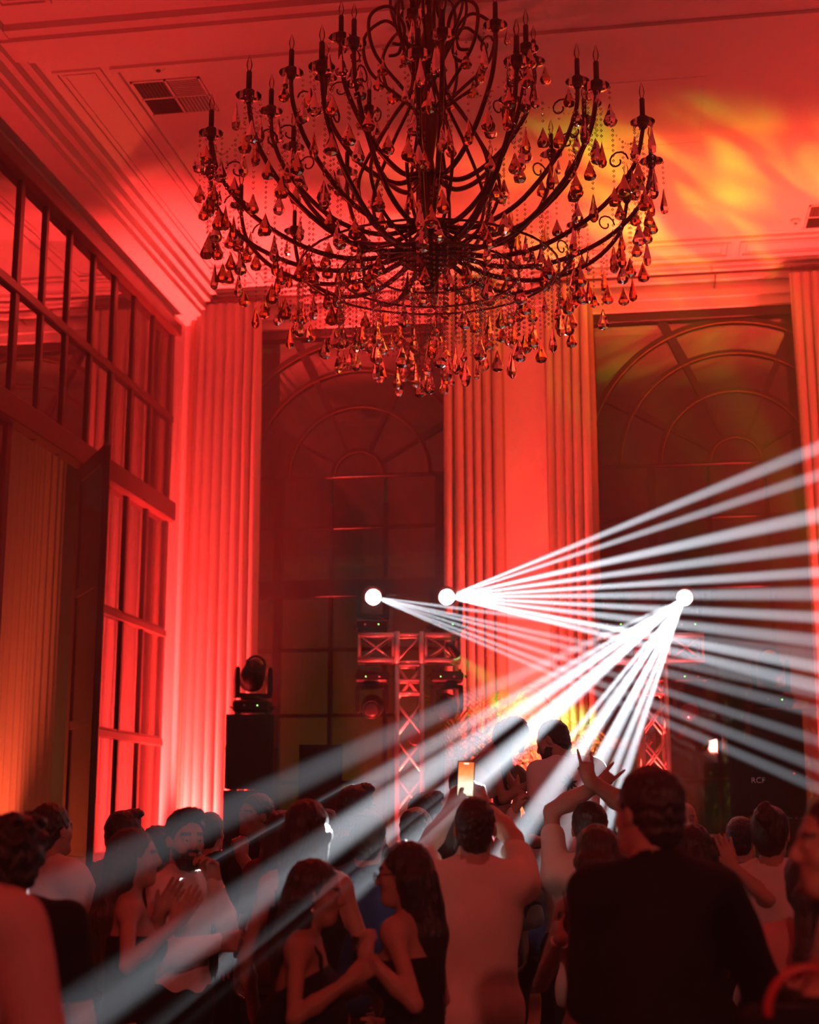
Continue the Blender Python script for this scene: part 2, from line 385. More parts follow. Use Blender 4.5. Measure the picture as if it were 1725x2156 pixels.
# ------------------------------------------------------------------ ceiling fittings
vent_m = mat('vent_metal', (.10, .08, .075), .6, var=.1)
def vent(x, y, lab):
    t = thing('ceiling_vent', lab, 'vent', (x, y, ZC), 0, 'square ceiling air diffusers')
    s = .30
    for a, b in (((-s, -s, -.012), (s, -s + .02, 0)), ((-s, s - .02, -.012), (s, s, 0)), ((-s, -s, -.012), (-s + .02, s, 0)), ((s - .02, -s, -.012), (s, s, 0)), ((-s, -.01, -.012), (s, .01, 0)), ((-.01, -s, -.012), (.01, s, 0))):
        MB().box(a, b).build('vent_frame', trim_m, t)
    MB().box((-s, -s, -.003), (s, s, 0)).build('backing', vent_m, t)
    for qx, qy, ax in ((-1, -1, 0), (1, -1, 1), (-1, 1, 1), (1, 1, 0)):
        sl = MB().box((-.003, -.13, -.013), (.005, .13, 0)).mesh('slat', trim_m if (qx > 0) else vent_m)
        for k in range(8):
            off = -.11 + k * .0315
            link('slat', sl, t, (qx * .15 + (off if ax == 0 else 0), qy * .15 + (0 if ax == 0 else off), -.001), (0, (.6 if ax == 0 else 0), 0 if ax == 0 else PI / 2))
    return t
vent(-3.77, 11.12, 'four-way ceiling air vent left of the chandelier')
vent(2.12, 14.60, 'four-way ceiling air vent above the right-hand curtain')
for x, y, lab in ((-3.75, 10.61, 'round smoke detector on the ceiling beside the left vent'), (1.72, 14.66, 'round smoke detector on the ceiling beside the right vent')):
    t = thing('smoke_detector', lab, 'detector', (x, y, ZC))
    MB().lathe([(.055, 0), (.055, -.018), (.045, -.034), (0, -.038)], 16).build('detector_body', trim_m, t, True)
    MB().lathe([(.02, -.036), (.018, -.046), (0, -.048)], 10).build('sensor', vent_m, t, True)
# ------------------------------------------------------------------ curtains and rods
def curtain(x0, x1, y, label, m, seed, z0=.02, z1=7.56, folds=None, amp=.055, gather=0., thick=.006):
    rn = random.Random(seed); w = x1 - x0; n = folds or int(w / .10); nx = n * 10; nz = 26
    b = MB(); ph = [rn.uniform(-.9, .9) for _ in range(n + 2)]; am = [rn.uniform(.55, 1.25) for _ in range(n + 2)]
    def pt(i, k, s):
        u = i / nx; z = z0 + (z1 - z0) * k / nz; tt = k / nz
        f = u * n; fi = int(f); fr = f - fi
        a = am[fi] * (1 - fr) + am[fi + 1] * fr; p = ph[fi] * (1 - fr) + ph[fi + 1] * fr
        env = .45 + .55 * min(1, (1 - tt) * 6)
        yy = y + math.sin(2 * PI * f + p * .8 + .5 * math.sin(tt * 2.2 + p)) * amp * a * env + s * thick
        pin = 1 + gather * (1 - min(1, (1 - tt) * 12))
        xx = x0 + w * (.5 + (u - .5) * (1 + .03 * math.sin(tt * 3 + seed))) + math.cos(2 * PI * f + p) * .022 * env
        return (xx, yy, z)
    for s in (0, 1):
        for k in range(nz + 1):
            for i in range(nx + 1): b.v.append(pt(i, k, s))
    L = (nx + 1) * (nz + 1)
    for k in range(nz):
        for i in range(nx):
            q = (k * (nx + 1) + i, k * (nx + 1) + i + 1, (k + 1) * (nx + 1) + i + 1, (k + 1) * (nx + 1) + i)
            b.f.append(q); b.f.append(tuple(v + L for v in q[::-1]))
    t = thing('curtain', label, 'curtain', (0, 0, 0), 0, 'floor-length curtains of the back wall')
    b.build('cloth', m, t, True)
    hb = MB()
    for k in range(int(w / .12) + 1):
        x = x0 + .03 + k * .12
        if x < x1: MB().tube([(x + .0, y + .028 * math.cos(a), z1 + .045 + .028 * math.sin(a)) for a in [j * PI / 5 for j in range(10)]], .004, 5, closed=True).build('ring', bronze, t, True)
    return t
curtain(-4.98, -4.19, 15.68, 'leftmost cream curtain, brightly lit red, beside the plain wall corner', curtain_m, 1)
curtain(-2.10, -1.44, 15.68, 'cream curtain left of the wall pier, half behind the chandelier pendants', curtain_m, 2, amp=.05)
curtain(-.97, -.47, 15.68, 'narrow cream curtain right of the wall pier, beside the right window', curtain_m, 3, amp=.05)
curtain(1.74, 2.75, 15.68, 'rightmost cream curtain at the picture edge, past the right window', curtain_m, 4)
curtain(-1.56, -1.43, 15.80, 'thin tan lining curtain edge behind the curtain left of the pier', lining_m, 5, folds=2, amp=.02)
curtain(-.60, -.42, 15.80, 'thin tan lining curtain edge behind the curtain right of the pier', lining_m, 6, folds=2, amp=.02)
curtain(-5.08, -4.95, 15.82, 'thin tan lining curtain edge behind the leftmost curtain', lining_m, 8, folds=2, amp=.02)
def rod(x0, x1, label):
    t = thing('curtain_rod', label, 'curtain rod', (0, 0, 0), 0, 'dark curtain rods of the back wall')
    MB().tube([(x0, 15.68, 7.605), (x1, 15.68, 7.605)], .017, 10).build('pole', darkwood, t, True)
    for x, s in ((x0, -1), (x1, 1)):
        MB().lathe([(.017, 0), (.028, .012), (.018, .03), (.03, .055), (.02, .085), (0, .095)], 10, Matrix.Translation((x, 15.68, 7.605)) @ Matrix.Rotation(s * PI / 2, 4, 'Y')).build('finial', darkwood, t, True)
    n = max(2, int((x1 - x0) / 1.1))
    for k in range(n):
        x = x0 + .15 + (x1 - x0 - .3) * k / (n - 1)
        MB().tube([(x, 15.68, 7.60), (x, 15.75, 7.56), (x, 15.99, 7.55)], .009, 6).build('bracket', bronze, t, True)
rod(-5.06, -1.40, 'dark curtain rod across the left arched window')
rod(-1.00, 2.9, 'dark curtain rod across the right arched window')
# heavy curtain hung outside the left glazing
def side_curtain():
    t = thing('curtain', 'cream curtain seen through the open doorway in the left glazing', 'curtain')
    b = MB(); n = 260
    for s in (0, 1):
        for k in range(9):
            for i in range(n + 1):
                y = 11.6 + 3.3 * i / n
                b.v.append((XL - 1.0 + s * .008 + .07 * math.sin(i * .62) * (1 + .3 * math.sin(i * .11)), y, .02 + 7.1 * k / 8))
    L = (n + 1) * 9
    for k in range(8):
        for i in range(n):
            q = (k * (n + 1) + i, k * (n + 1) + i + 1, (k + 1) * (n + 1) + i + 1, (k + 1) * (n + 1) + i)
            b.f.append(q); b.f.append(tuple(v + L for v in q[::-1]))
    b.build('cloth', curtain_m, t, True)
    MB().tube([(XL - 1.0, 11.5, 7.16), (XL - 1.0, 15.0, 7.16)], .018, 8).build('pole', darkwood, t, True)
side_curtain()
# ------------------------------------------------------------------ red floor uplights (PAR cans)
def uplight(x, y, target, label, energy=1500, angle=60, color=RED, h=.30):
    t = thing('par_uplight', label, 'uplight', (x, y, 0), 0, 'red floor uplights')
    MB().lathe([(.09, .03), (.10, .06), (.10, h - .02), (.108, h)], 16).build('can', blackplastic, t, True)
    MB().lathe([(0, h - .035), (.09, h - .034), (.088, h - .03), (0, h - .028)], 16).build('lens', led_red, t)
    MB().tube([(-.13, 0, 0), (-.13, 0, h * .6), (-.1, 0, h * .6)], .01, 6).build('bracket', blackplastic, t, True)
    MB().tube([(.13, 0, 0), (.13, 0, h * .6), (.1, 0, h * .6)], .01, 6).build('bracket', blackplastic, t, True)
    spot('uplight_beam', (x, y, h + .02), target, angle, energy, color, 1, .08)
uplight(-4.86, 15.28, (-4.80, 15.66, 7.4), 'red uplight at the foot of the leftmost curtain', 18500, 52)
uplight(-1.18, 15.28, (-1.15, 15.8, 7.4), 'red uplight at the foot of the wall pier', 9500, 48)
uplight(2.30, 15.25, (2.30, 15.62, 7.4), 'red uplight at the foot of the rightmost curtain', 9000, 56)
uplight(-4.85, 8.6, (-4.6, 8.9, 7.4), 'red uplight by the left glazing beside the crowd', 1500, 80)
uplight(-4.85, 2.0, (-4.4, 2.4, 7.4), 'red uplight by the left wall behind the crowd', 1300, 90)
uplight(4.6, 13.0, (4.4, 13.0, 7.4), 'red uplight in front of the blacked-out right wall', 2000, 90)
uplight(4.6, 4.0, (4.0, 5.0, 7.4), 'red uplight by the blacked-out right wall behind the crowd', 1800, 100)
uplight(-5.75, 13.3, (-6.1, 13.4, 6), 'red uplight in the side room beyond the open doorway', 900, 70, (1, .10, .035))
uplight(-2.30, 13.05, (-2.22, 14.2, 3.1), 'red uplight in front of the left truss tower', 1500, 30)
uplight(.02, 13.40, (.10, 14.5, 3.1), 'red uplight in front of the right truss tower', 1500, 30)
# unseen rosy fill, added behind the camera to light the crowd's backs; stand invented
t = thing('crowd_fill_light', 'unseen rosy fill light added behind the camera to light the crowd', 'stage light', (1.6, -2.6, 0))
MB().tube([(0, 0, .02), (0, 0, 3.3)], .02, 8).build('pole', blackplastic, t, True)
for k in range(3):
    a = k * 2.094; MB().tube([(0, 0, .8), (.5 * math.cos(a), .5 * math.sin(a), .012)], .012, 6).build('leg', blackplastic, t, True)
MB().lathe([(.06, -.2), (.10, -.17), (.11, .05), (.12, .10)], 14, Matrix.Translation((0, .02, 3.42)) @ Matrix.Rotation(-PI / 2 - .16, 4, 'X')).build('can', blackplastic, t, True)
spot('crowd_fill_beam', (1.6, -2.42, 3.40), (-.6, 6.5, 1.3), 58, 370, ROSE, 1, .12)
# ------------------------------------------------------------------ truss towers
def truss_run(parent, p0, p1, up, w=.24, r=.024, cell=.34, double=True):
    """four chords and crossed braces between two points"""
    p0 = Vector(p0); p1 = Vector(p1); d = (p1 - p0); L = d.length; d.normalize(); u = Vector(up).normalized(); s = d.cross(u)
    cor = [(u * a + s * b) * (w / 2) for a, b in ((1, 1), (1, -1), (-1, -1), (-1, 1))]
    for c in cor: MB().tube([p0 + c, p1 + c], r, 10).build('chord', alu, parent, True)
    n = max(1, round(L / cell))
    for k in range(4):
        c0, c1 = cor[k], cor[(k + 1) % 4]
        for i in range(n):
            a = p0 + d * (L * i / n + .02); b = p0 + d * (L * (i + 1) / n - .02)
            MB().tube([a + c0, b + c1], .010, 6).build('brace', alu, parent, True)
            MB().tube([a + c1, b + c0], .010, 6).build('brace', alu, parent, True)
        for q in (p0 + d * .015, p1 - d * .015): MB().tube([q + c0, q + c1], .014, 6).build('end_brace', alu, parent, True)
def tower(x, y, rz, label):
    t = thing('truss_tower', label, 'truss', (x, y, 0), rz, 'aluminium truss towers')
    MB().bbox((-.4, -.4, 0), (.4, .4, .015), .004).build('base_plate', blackpaint, t)
    truss_run(t, (0, 0, .015), (0, 0, 3.18), (0, 1, 0))
    for s in (-1, 1): truss_run(t, (s * .145, 0, 3.335), (s * .50, 0, 3.335), (0, 0, 1), cell=.36)
    for sx in (-1, 1):
        for sy in (-1, 1): MB().tube([(sx * .12, sy * .12, 3.18), (sx * .12, sy * .12, 3.49)], .026, 10).build('corner_post', alu, t, True)
    for z in (3.20, 3.46, 3.02, 2.90):
        for sy in (-1, 1): MB().tube([(-.12, sy * .12, z), (.12, sy * .12, z)], .013, 6).build('spreader', alu, t, True)
    MB().tube([(-.12, -.12, 3.2), (.12, -.12, 3.46)], .011, 6).build('brace', alu, t, True)
    MB().tube([(.05, .02, 3.2), (.11, -.05, 3.0), (.07, -.12, 2.75), (.11, -.13, 2.6), (.10, -.05, 2.2), (.10, 0, .1)], .006, 5).build('cable', blackplastic, t, True)
    # little red uplighter standing inside the foot of the tower
    MB().lathe([(.06, .015), (.065, .05), (.065, .16), (.07, .17)], 12).build('light_can', blackplastic, t, True)
    MB().lathe([(0, .152), (.06, .153), (.058, .158), (0, .16)], 12).build('light_lens', led_red, t)
    spot('tower_glow', (x, y, .20), (x, y, 3.4), 34, 5000, (1, .05, .035), .6, .05)
    return t
TL = Vector((-2.22, 14.13, 0)); TR = Vector((.10, 14.49, 0)); TRZ = math.radians(9)
tower(TL.x, TL.y, TRZ, 'red-lit aluminium truss tower left of the kissing couple')
tower(TR.x, TR.y, TRZ, 'red-lit aluminium truss tower right of the kissing couple')
# ------------------------------------------------------------------ moving heads
def moving_head(base, up, aim, label, lit, group='moving-head stage lights', power=1., size=1.):
    """base: where the foot stands or hangs; up: +1 standing, -1 hanging; aim: point the lens looks at"""
    base = Vector(base); S = size
    t = thing('moving_head_light', label, 'stage light', base, 0, group)
    Mb = Matrix.Rotation(TRZ, 4, 'Z') @ (Matrix.Rotation(PI, 4, 'Y') if up < 0 else Matrix.Identity(4))
    MB().bbox((-.16 * S, -.12 * S, .02), (.16 * S, .12 * S, .125 * S), .02, Mb).build('base', blackplastic, t)
    for sx in (-1, 1):
        MB().tube([Mb @ Vector((sx * .16 * S, -.06 * S, .05 * S)), Mb @ Vector((sx * .19 * S, -.06 * S, .07 * S)), Mb @ Vector((sx * .19 * S, .06 * S, .07 * S)), Mb @ Vector((sx * .16 * S, .06 * S, .05 * S))], .008, 6).build('handle', blackplastic, t, True)
        for sy in (-1, 1): MB().lathe([(.016, 0), (.014, .02)], 8, Mb @ Matrix.Translation((sx * .13 * S, sy * .09 * S, 0))).build('foot', blackplastic, t)
    pan = MB().box((-.05, -.004, -.02), (.05, 0, .02), Mb @ Matrix.Translation((.03, -.12 * S, .075 * S))).build('display', lens_off, t)
    MB().lathe([(0, 0), (.013, .001), (.012, .004), (0, .005)], 12, Mb @ Matrix.Translation((-.07, -.12 * S, .075 * S)) @ Matrix.Rotation(PI / 2, 4, 'X')).build('control_knob', alu, t, True)
    MB().box((-.004, -.002, -.004), (.004, .002, .004), Mb @ Matrix.Translation((.06, -.125 * S, .075 * S))).build('status_led', led_green, t)
    c = base + Mb.to_3x3() @ Vector((0, 0, .36 * S)); cl = c - base
    d = (Vector(aim) - c).normalized()
    hz = Vector((d.x, d.y, 0)); hz = hz.normalized() if hz.length > .05 else Vector((0, -1, 0))
    side = Vector((hz.y, -hz.x, 0)); zz = Mb.to_3x3() @ Vector((0, 0, 1))
    fw = hz
    def P(a, b, h): return side * a + fw * b + zz * h
    MB().lathe([(.10 * S, 0), (.11 * S, .02 * S), (.09 * S, .035 * S)], 16, Matrix.Translation(zz * .125 * S) @ (Matrix.Rotation(PI, 4, 'X') if up < 0 else Matrix.Identity(4))).build('turntable', blackplastic, t, True)
    for s in (-1, 1):
        R = Matrix((side, fw, zz)).transposed().to_4x4()
        MB().prism([(s * .118 * S, .15 * S), (s * .158 * S, .15 * S), (s * .165 * S, .30 * S), (s * .158 * S, .40 * S), (s * .14 * S, .42 * S), (s * .122 * S, .40 * S)], -.055 * S, .055 * S, R).build('yoke_arm', blackplastic, t)
    MB().box((-.16 * S, -.055 * S, .15 * S), (.16 * S, .055 * S, .185 * S), Matrix((side, fw, zz)).transposed().to_4x4()).build('yoke_bridge', blackplastic, t)
    Mh = Matrix.Translation(cl) @ d.to_track_quat('Z', 'Y').to_matrix().to_4x4()
    prof = [(.03, -.20), (.085, -.19), (.105, -.15), (.108, -.02), (.100, .05), (.088, .13), (.080, .17), (.074, .175)]
    hd = MB().lathe([(r * S, z * S) for r, z in prof], 20, Mh).build('lamp_head', blackplastic, t, True)
    MB().tube([Mh @ Vector((.082 * S * math.cos(a), .082 * S * math.sin(a), .172 * S)) for a in [k * PI / 8 for k in range(16)]], .008, 6, closed=True).build('lens_ring', chrome if lit else blackplastic, hd, True)
    for k in range(3): MB().tube([Mh @ Vector((.107 * S * math.cos(a), .107 * S * math.sin(a), (-.14 + k * .03) * S)) for a in [j * PI / 8 for j in range(16)]], .004, 5, closed=True).build('cooling_fin', blackplastic, hd, True)
    MB().lathe([(0, .192 * S), (.03 * S, .190 * S), (.055 * S, .184 * S), (.073 * S, .176 * S), (.073 * S, .170 * S)], 20, Mh).build('lens', lens_on if lit else lens_off, hd, True)
    if up < 0:
        MB().tube([Vector((-.07, 0, 0)), Vector((-.07, 0, .05)), Vector((.07, 0, .05)), Vector((.07, 0, 0))], .014, 6).build('clamp', alu, t, True)
    return t, c + d * (.215 * S)
def on_arm(T, s, top):
    c, sn = math.cos(TRZ), math.sin(TRZ); r = .36
    return Vector((T.x + s * r * c, T.y + s * r * sn, 3.485 if top else 3.13))
BEAM = 190000
def beams(src, ends, angle=.78, k=1., parent=None):
    for e in ends:
        p = at(*e[:2], d=e[2]); a = angle * (e[3] if len(e) > 3 else 1)
        spot('light_beam', src, p, a, BEAM * k * (e[4] if len(e) > 4 else 1), (.86, .92, 1), .75, .012)
# right tower, right arm: the fan thrown down to the left over the crowd
b0 = on_arm(TR, 1, True)
t, src = moving_head(b0, 1, at(1150, 1500, d=5), 'lit moving head on the right tower fanning beams down left', True)
beams(src, [(500, 1700, 6.0, 1, .22), (695, 1696, 7.6, 1, .6), (170, 2130, 4.2, 1.25, 1.1), (420, 2150, 5.2, 1.15, 1), (1072, 1795, 6.5), (1085, 1950, 6.5),
            (1010, 1640, 6.6), (1130, 1640, 10.5, 1.3), (1185, 1640, 10.5, 1.3), (1235, 1640, 10.5, 1.4), (1280, 1650, 10, 1.3), (1312, 1640, 10, 1.2), (1040, 1580, 10.5)])
t, _ = moving_head(on_arm(TR, -1, True), 1, at(700, 600, d=9), 'unlit moving head on top of the right tower, hidden in the beams', False)
b2 = on_arm(TL, 1, True)
t, src = moving_head(b2, 1, at(1180, 1290, d=4), 'lit moving head on the left tower fanning beams across to the right', True)
beams(src, [(1725, 942, 8.5, .8, .9), (1725, 1000, 9, .75, .8), (1725, 1085, 8.2, 1.1, 1.1), (1725, 1150, 8.6), (1725, 1205, 9.2, 1, 1.2), (1725, 1250, 8.4, .7, .8), (1725, 1300, 9), (1725, 1350, 8.4, .9, .8), (1725, 1405, 9, 1.1, 1.2), (1725, 1445, 8.6, .8)], .95, 1.)
b1 = on_arm(TL, -1, True)
t, src = moving_head(b1, 1, at(1000, 1350, d=4), 'lit moving head at the left end of the left tower', True)
beams(src, [(1725, 1380, 9, .8), (1725, 1460, 9.4), (1725, 1500, 9), (1725, 1560, 9.6, .8), (1725, 1615, 9.2), (1725, 1660, 9.6, .7)], .75, .5)
moving_head(on_arm(TL, -1, False), -1, at(700, 1720, d=9), 'unlit moving head hanging from the left arm of the left tower', False)
moving_head(on_arm(TL, 1, False), -1, at(1000, 1900, d=9), 'unlit moving head hanging from the right arm of the left tower', False)
moving_head(on_arm(TR, 1, False), -1, at(1440, 1900, d=10), 'unlit moving head hanging from the right arm of the right tower', False)
# ------------------------------------------------------------------ loudspeakers
grille = mat('speaker_grille', (.03, .028, .03), .55, metal=.4, var=.3, scale=90, bump=.5, bscale=240)
def speaker(name, x, y, z, w, dp, h, rz, label, cat='loudspeaker', taper=.0, brand=False):
    t = thing(name, label, cat, (x, y, z), rz, None)
    k = taper
    vs = [(-w / 2, -dp / 2, 0), (w / 2, -dp / 2, 0), (w / 2 - k, dp / 2, 0), (-w / 2 + k, dp / 2, 0)]
    MB().add(vs + [(a, b, h) for a, b, _ in vs], [(3, 2, 1, 0), (4, 5, 6, 7), (0, 1, 5, 4), (1, 2, 6, 5), (2, 3, 7, 6), (3, 0, 4, 7)]).build('cabinet', blackpaint, t)
    MB().bbox((-w / 2 + .025, -dp / 2 - .012, .03), (w / 2 - .025, -dp / 2, h - .03), .006).build('grille', grille, t)
    for s in (-1, 1): MB().tube([(s * w / 2 * .98, -.08, h * .55), (s * (w / 2 + .02), -.06, h * .55), (s * (w / 2 + .02), .06, h * .55), (s * w / 2 * .9, .08, h * .55)], .01, 6).build('handle', blackplastic, t, True)
    for sx in (-1, 1):
        for sy in (-1, 1): MB().lathe([(.02, -.012 if z > .05 else 0), (.018, .004)], 8, Matrix.Translation((sx * w * .36, sy * dp * .36, 0))).build('foot', blackplastic, t)
    if brand: text_mesh('brand_lettering', 'RCF', .07, chrome, t, (0, -dp / 2 - .0125, h * .42), (PI / 2, 0, 0))
    return t
speaker('loudspeaker', -3.74, 13.98, 1.995, .46, .42, .70, TRZ, 'black loudspeaker on top of the left stack under a moving head')
speaker('subwoofer', -3.74, 14.0, 1.00, .48, .46, .98, TRZ, 'middle black bass cabinet of the left stack', 'subwoofer')
speaker('subwoofer', -3.74, 14.0, .012, .50, .50, .975, TRZ, 'lowest black bass cabinet of the left stack', 'subwoofer')
moving_head((-3.74, 13.98, 2.70), 1, at(800, 500, d=9), 'unlit moving head standing on the left loudspeaker stack', False, size=1.12)
speaker('loudspeaker', -3.12, 14.32, 1.30, .42, .38, 1.12, TRZ, 'tall dark loudspeaker between the left stack and left tower', taper=.03)
speaker('subwoofer', -3.12, 14.34, .012, .44, .44, 1.275, TRZ, 'bass cabinet under the tall dark loudspeaker', 'subwoofer')
speaker('loudspeaker', 1.23, 14.50, 1.73, .48, .42, .99, math.radians(3), 'tall black loudspeaker topping the right stack under a moving head')
speaker('subwoofer', 1.23, 14.52, .87, .50, .46, .845, math.radians(3), 'upper bass cabinet of the right stack', 'subwoofer')
speaker('subwoofer', 1.23, 14.52, .012, .52, .5, .845, math.radians(3), 'lowest bass cabinet of the right stack', 'subwoofer')
moving_head((1.23, 14.50, 2.735), 1, at(1500, 300, d=9), 'unlit moving head standing on the right loudspeaker stack', False, size=1.12)
sp = speaker('loudspeaker', 1.02, 13.45, 1.74, .50, .36, .66, math.radians(-14), 'wedge-sided loudspeaker on a pole stand before the right stack', taper=.07, brand=True)
st = thing('speaker_stand', 'black pole stand under the wedge-sided loudspeaker', 'stand', (1.02, 13.45, 0))
MB().tube([(0, 0, .25), (0, 0, 1.74)], .02, 10).build('pole', blackplastic, st, True)
MB().lathe([(.05, .95), (.05, 1.05)], 10).build('collar', blackplastic, st)
for k in range(3):
    a = k * 2 * PI / 3 + .4
    MB().tube([(.03 * math.cos(a), .03 * math.sin(a), .98), (.45 * math.cos(a), .45 * math.sin(a), .012)], .012, 6).build('leg', blackplastic, st, True)
# honeycomb LED spots glowing orange on the towers
def led_spot(p, aim, label):
    t = thing('led_spot', label, 'stage light', p, 0, 'orange honeycomb spots')
    d = (Vector(aim) - Vector(p)).normalized(); M = d.to_track_quat('Z', 'Y').to_matrix().to_4x4()
    MB().lathe([(.03, -.12), (.07, -.10), (.085, -.02), (.088, .02), (.078, .02)], 16, M).build('housing', blackplastic, t, True)
    MB().lathe([(0, -.004), (.078, -.003), (.078, .0), (0, .001)], 16, M).build('reflector', blackplastic, t, True)
    me = MB().lathe([(.009, 0), (.008, .006), (0, .008)], 6, M.to_3x3().to_4x4()).mesh('diode', led_orange)
    for i in range(-4, 5):
        for j in range(-4, 5):
            x = (i + .5 * (j % 2)) * .019; y = j * .0165
            if x * x + y * y < .0052: link('diode', me, t, M @ Vector((x, y, .004)))
    MB().tube([Vector((0, 0, .02)), Vector((0, 0, .12)), Vector((0, .08, .12))], .008, 6).build('bracket', blackplastic, t, True)
led_spot(at(876, 1550, d=14.35), at(500, 1600, d=6), 'orange honeycomb spot glowing inside the left tower')
led_spot(at(1498, 1540, d=14.6), at(1150, 1600, d=6), 'orange honeycomb spot glowing right of the right tower')
# ------------------------------------------------------------------ gobo projector colouring the ceiling
def projector(p, aim, angle, energy, label):
    t = thing('effect_projector', label, 'stage light', p, 0)
    d = (Vector(aim) - Vector(p)).normalized(); M = d.to_track_quat('Z', 'Y').to_matrix().to_4x4()
    MB().lathe([(.05, -.18), (.09, -.16), (.09, .04), (.07, .12), (.06, .12)], 14, M).build('housing', blackplastic, t, True)
    MB().lathe([(0, .09), (.06, .095), (.06, .10), (0, .102)], 14, M).build('lens', led_orange, t, True)
    MB().tube([(-.12, 0, -p[2]), (-.12, 0, 0), (-.09, 0, 0)], .012, 6).build('bracket', blackplastic, t, True)
    MB().tube([(.12, 0, -p[2]), (.12, 0, 0), (.09, 0, 0)], .012, 6).build('bracket', blackplastic, t, True)
    o = spot('effect_beam', Vector(p) + d * .16, aim, angle, energy, (1, 1, 1), 1, .01)
    l = o.data; l.use_nodes = True; nt = l.node_tree; N = nt.nodes.new; L = nt.links.new
    em = nt.nodes['Emission']
    tc = N('ShaderNodeTexCoord'); mp = N('ShaderNodeMapping'); mp.inputs['Scale'].default_value = (1.8, 6.5, 0); L(tc.outputs['Normal'], mp.inputs['Vector'])
    nz = N('ShaderNodeTexNoise'); nz.inputs['Scale'].default_value = 2.2; nz.inputs['Detail'].default_value = 1.5; nz.inputs['Distortion'].default_value = .3
    L(mp.outputs[0], nz.inputs['Vector'])
    rp = N('ShaderNodeValToRGB'); e = rp.color_ramp.elements
    e[0].position = .30; e[0].color = (.42, .05, .006, 1); e[1].position = .68; e[1].color = (.55, 1, .02, 1)
    k = e.new(.45); k.color = (.7, .11, .01, 1); k = e.new(.55); k.color = (1, .45, .02, 1)
    L(nz.outputs['Fac'], rp.inputs[0]); L(rp.outputs[0], em.inputs['Color'])
    return o
projector((3.3, 12.6, .35), at(1370, 440, z=7.75), 38, 3400, 'orange effect projector on the floor out to the right of the stack')
projector((-1.15, 14.9, .35), (-1.0, 15.9, 6.2), 40, 170, 'orange effect projector on the floor before the wall pier')
# ------------------------------------------------------------------ palms
palm_m = mat('palm_leaf', (.07, .24, .05), .45, var=.4, scale=9, transl=.2)
pot_m = mat('terracotta_pot', (.30, .11, .06), .8, var=.2)
def palm(x, y, label, seed, n=11, hgt=1.9):
    t = thing('potted_palm', label, 'palm', (x, y, 0), 0, 'potted areca palms behind the crowd'); rn = random.Random(seed)
    MB().lathe([(.16, 0), (.22, .42), (.25, .45), (.22, .45), (.2, .40), (0, .40)], 16).build('pot', pot_m, t, True)
    for k in range(n):
        a = 2 * PI * k / n + rn.uniform(-.3, .3); reach = rn.uniform(.5, .9); top = hgt + rn.uniform(-.1, .75)
        pts = []
        for i in range(13):
            u = i / 12; r = .05 + reach * u ** 1.6; z = .42 + (top - .42) * math.sin(min(1., u * 1.22) * PI / 2) - max(0, u - .6) ** 1.5 * 1.3
            pts.append(Vector((r * math.cos(a), r * math.sin(a), z)))
        fr = MB().tube(pts, [.012 * (1 - .8 * i / 12) for i in range(13)], 5).build('frond', palm_m, t, True)
        b = MB(); sd = Vector((-math.sin(a), math.cos(a), 0))
        for i in range(26):
            u = .30 + .70 * i / 26; f = u * 12; i0 = min(11, int(f)); p = pts[i0].lerp(pts[i0 + 1], f - i0); tg = (pts[i0 + 1] - pts[i0]).normalized()
            ln = .34 * math.sin(PI * min(1, (u - .22) / .82)) + .06
            for s in (-1, 1):
                dv = (sd * s * .8 + tg * .75 + Vector((0, 0, -.10 + rn.uniform(-.12, .12)))).normalized(); wv = tg.cross(dv).normalized().cross(dv) * .007
                m1 = p + dv * ln * .55 + Vector((0, 0, .01)); e = p + dv * ln - Vector((0, 0, ln * .22))
                b.add([p - wv * .4, p + wv * .4, m1 + wv, m1 - wv, e], [(0, 1, 2, 3), (3, 2, 4)])
        tag(b.build('leaflets', palm_m, fr), kind='stuff')
palm(-1.60, 14.62, 'potted palm just right of the left truss tower', 11, 12, 2.4)
palm(-.80, 14.72, 'potted palm behind the kissing couple', 12, 9, 2.1)
gp = Vector((-1.78, 14.02, 3.30)); ga = Vector((-1.42, 14.66, 2.75)); gd = (ga - gp).normalized(); gM = gd.to_track_quat('Z', 'Y').to_matrix().to_4x4()
t = thing('green_spotlight', 'small green spotlight clamped to the right arm of the left tower', 'stage light', gp)
MB().lathe([(.03, -.10), (.045, -.08), (.045, .06), (.05, .07)], 12, gM).build('can', blackplastic, t, True)
MB().lathe([(0, .078), (.042, .074), (.042, .070)], 12, gM).build('lens', led_green, t)
MB().tube([(0, 0, 0), (0, .05, .06), (0, .08, .10)], .01, 6).build('clamp', blackplastic, t, True)
spot('green_beam', gp + gd * .09, ga, 56, 2600, (.08, 1, .12), .6, .03)
# ------------------------------------------------------------------ crystal chandelier
crystal = crystal_mat('crystal', (1, .93, .86), 1.52)
amber = crystal_mat('amber_crystal', (.95, .62, .42), 1.5)
bulb_m = glass_mat('clear_bulb_glass', 1.45, (.95, .9, .85), .05)
arm_m = mat('chandelier_arm_metal', (.16, .07, .05), .3, metal=.6, var=.25)
candle_m = mat('candle_sleeve', (.10, .03, .025), .5, var=.15)
CH = Vector((-1.27, 8.91, 0))
ch = thing('chandelier', 'large crystal chandelier with tiers of candle arms and glass pendants', 'chandelier', (CH.x, CH.y, 0))
MB().lathe([(.02, ZC - .002), (.11, ZC - .02), (.10, ZC - .05), (.03, ZC - .09), (.015, ZC - .12)], 18).build('ceiling_rose', arm_m, ch, True)
MB().tube([(0, 0, ZC - .1), (0, 0, 6.95)], .012, 8).build('chain_rod', arm_m, ch, True)
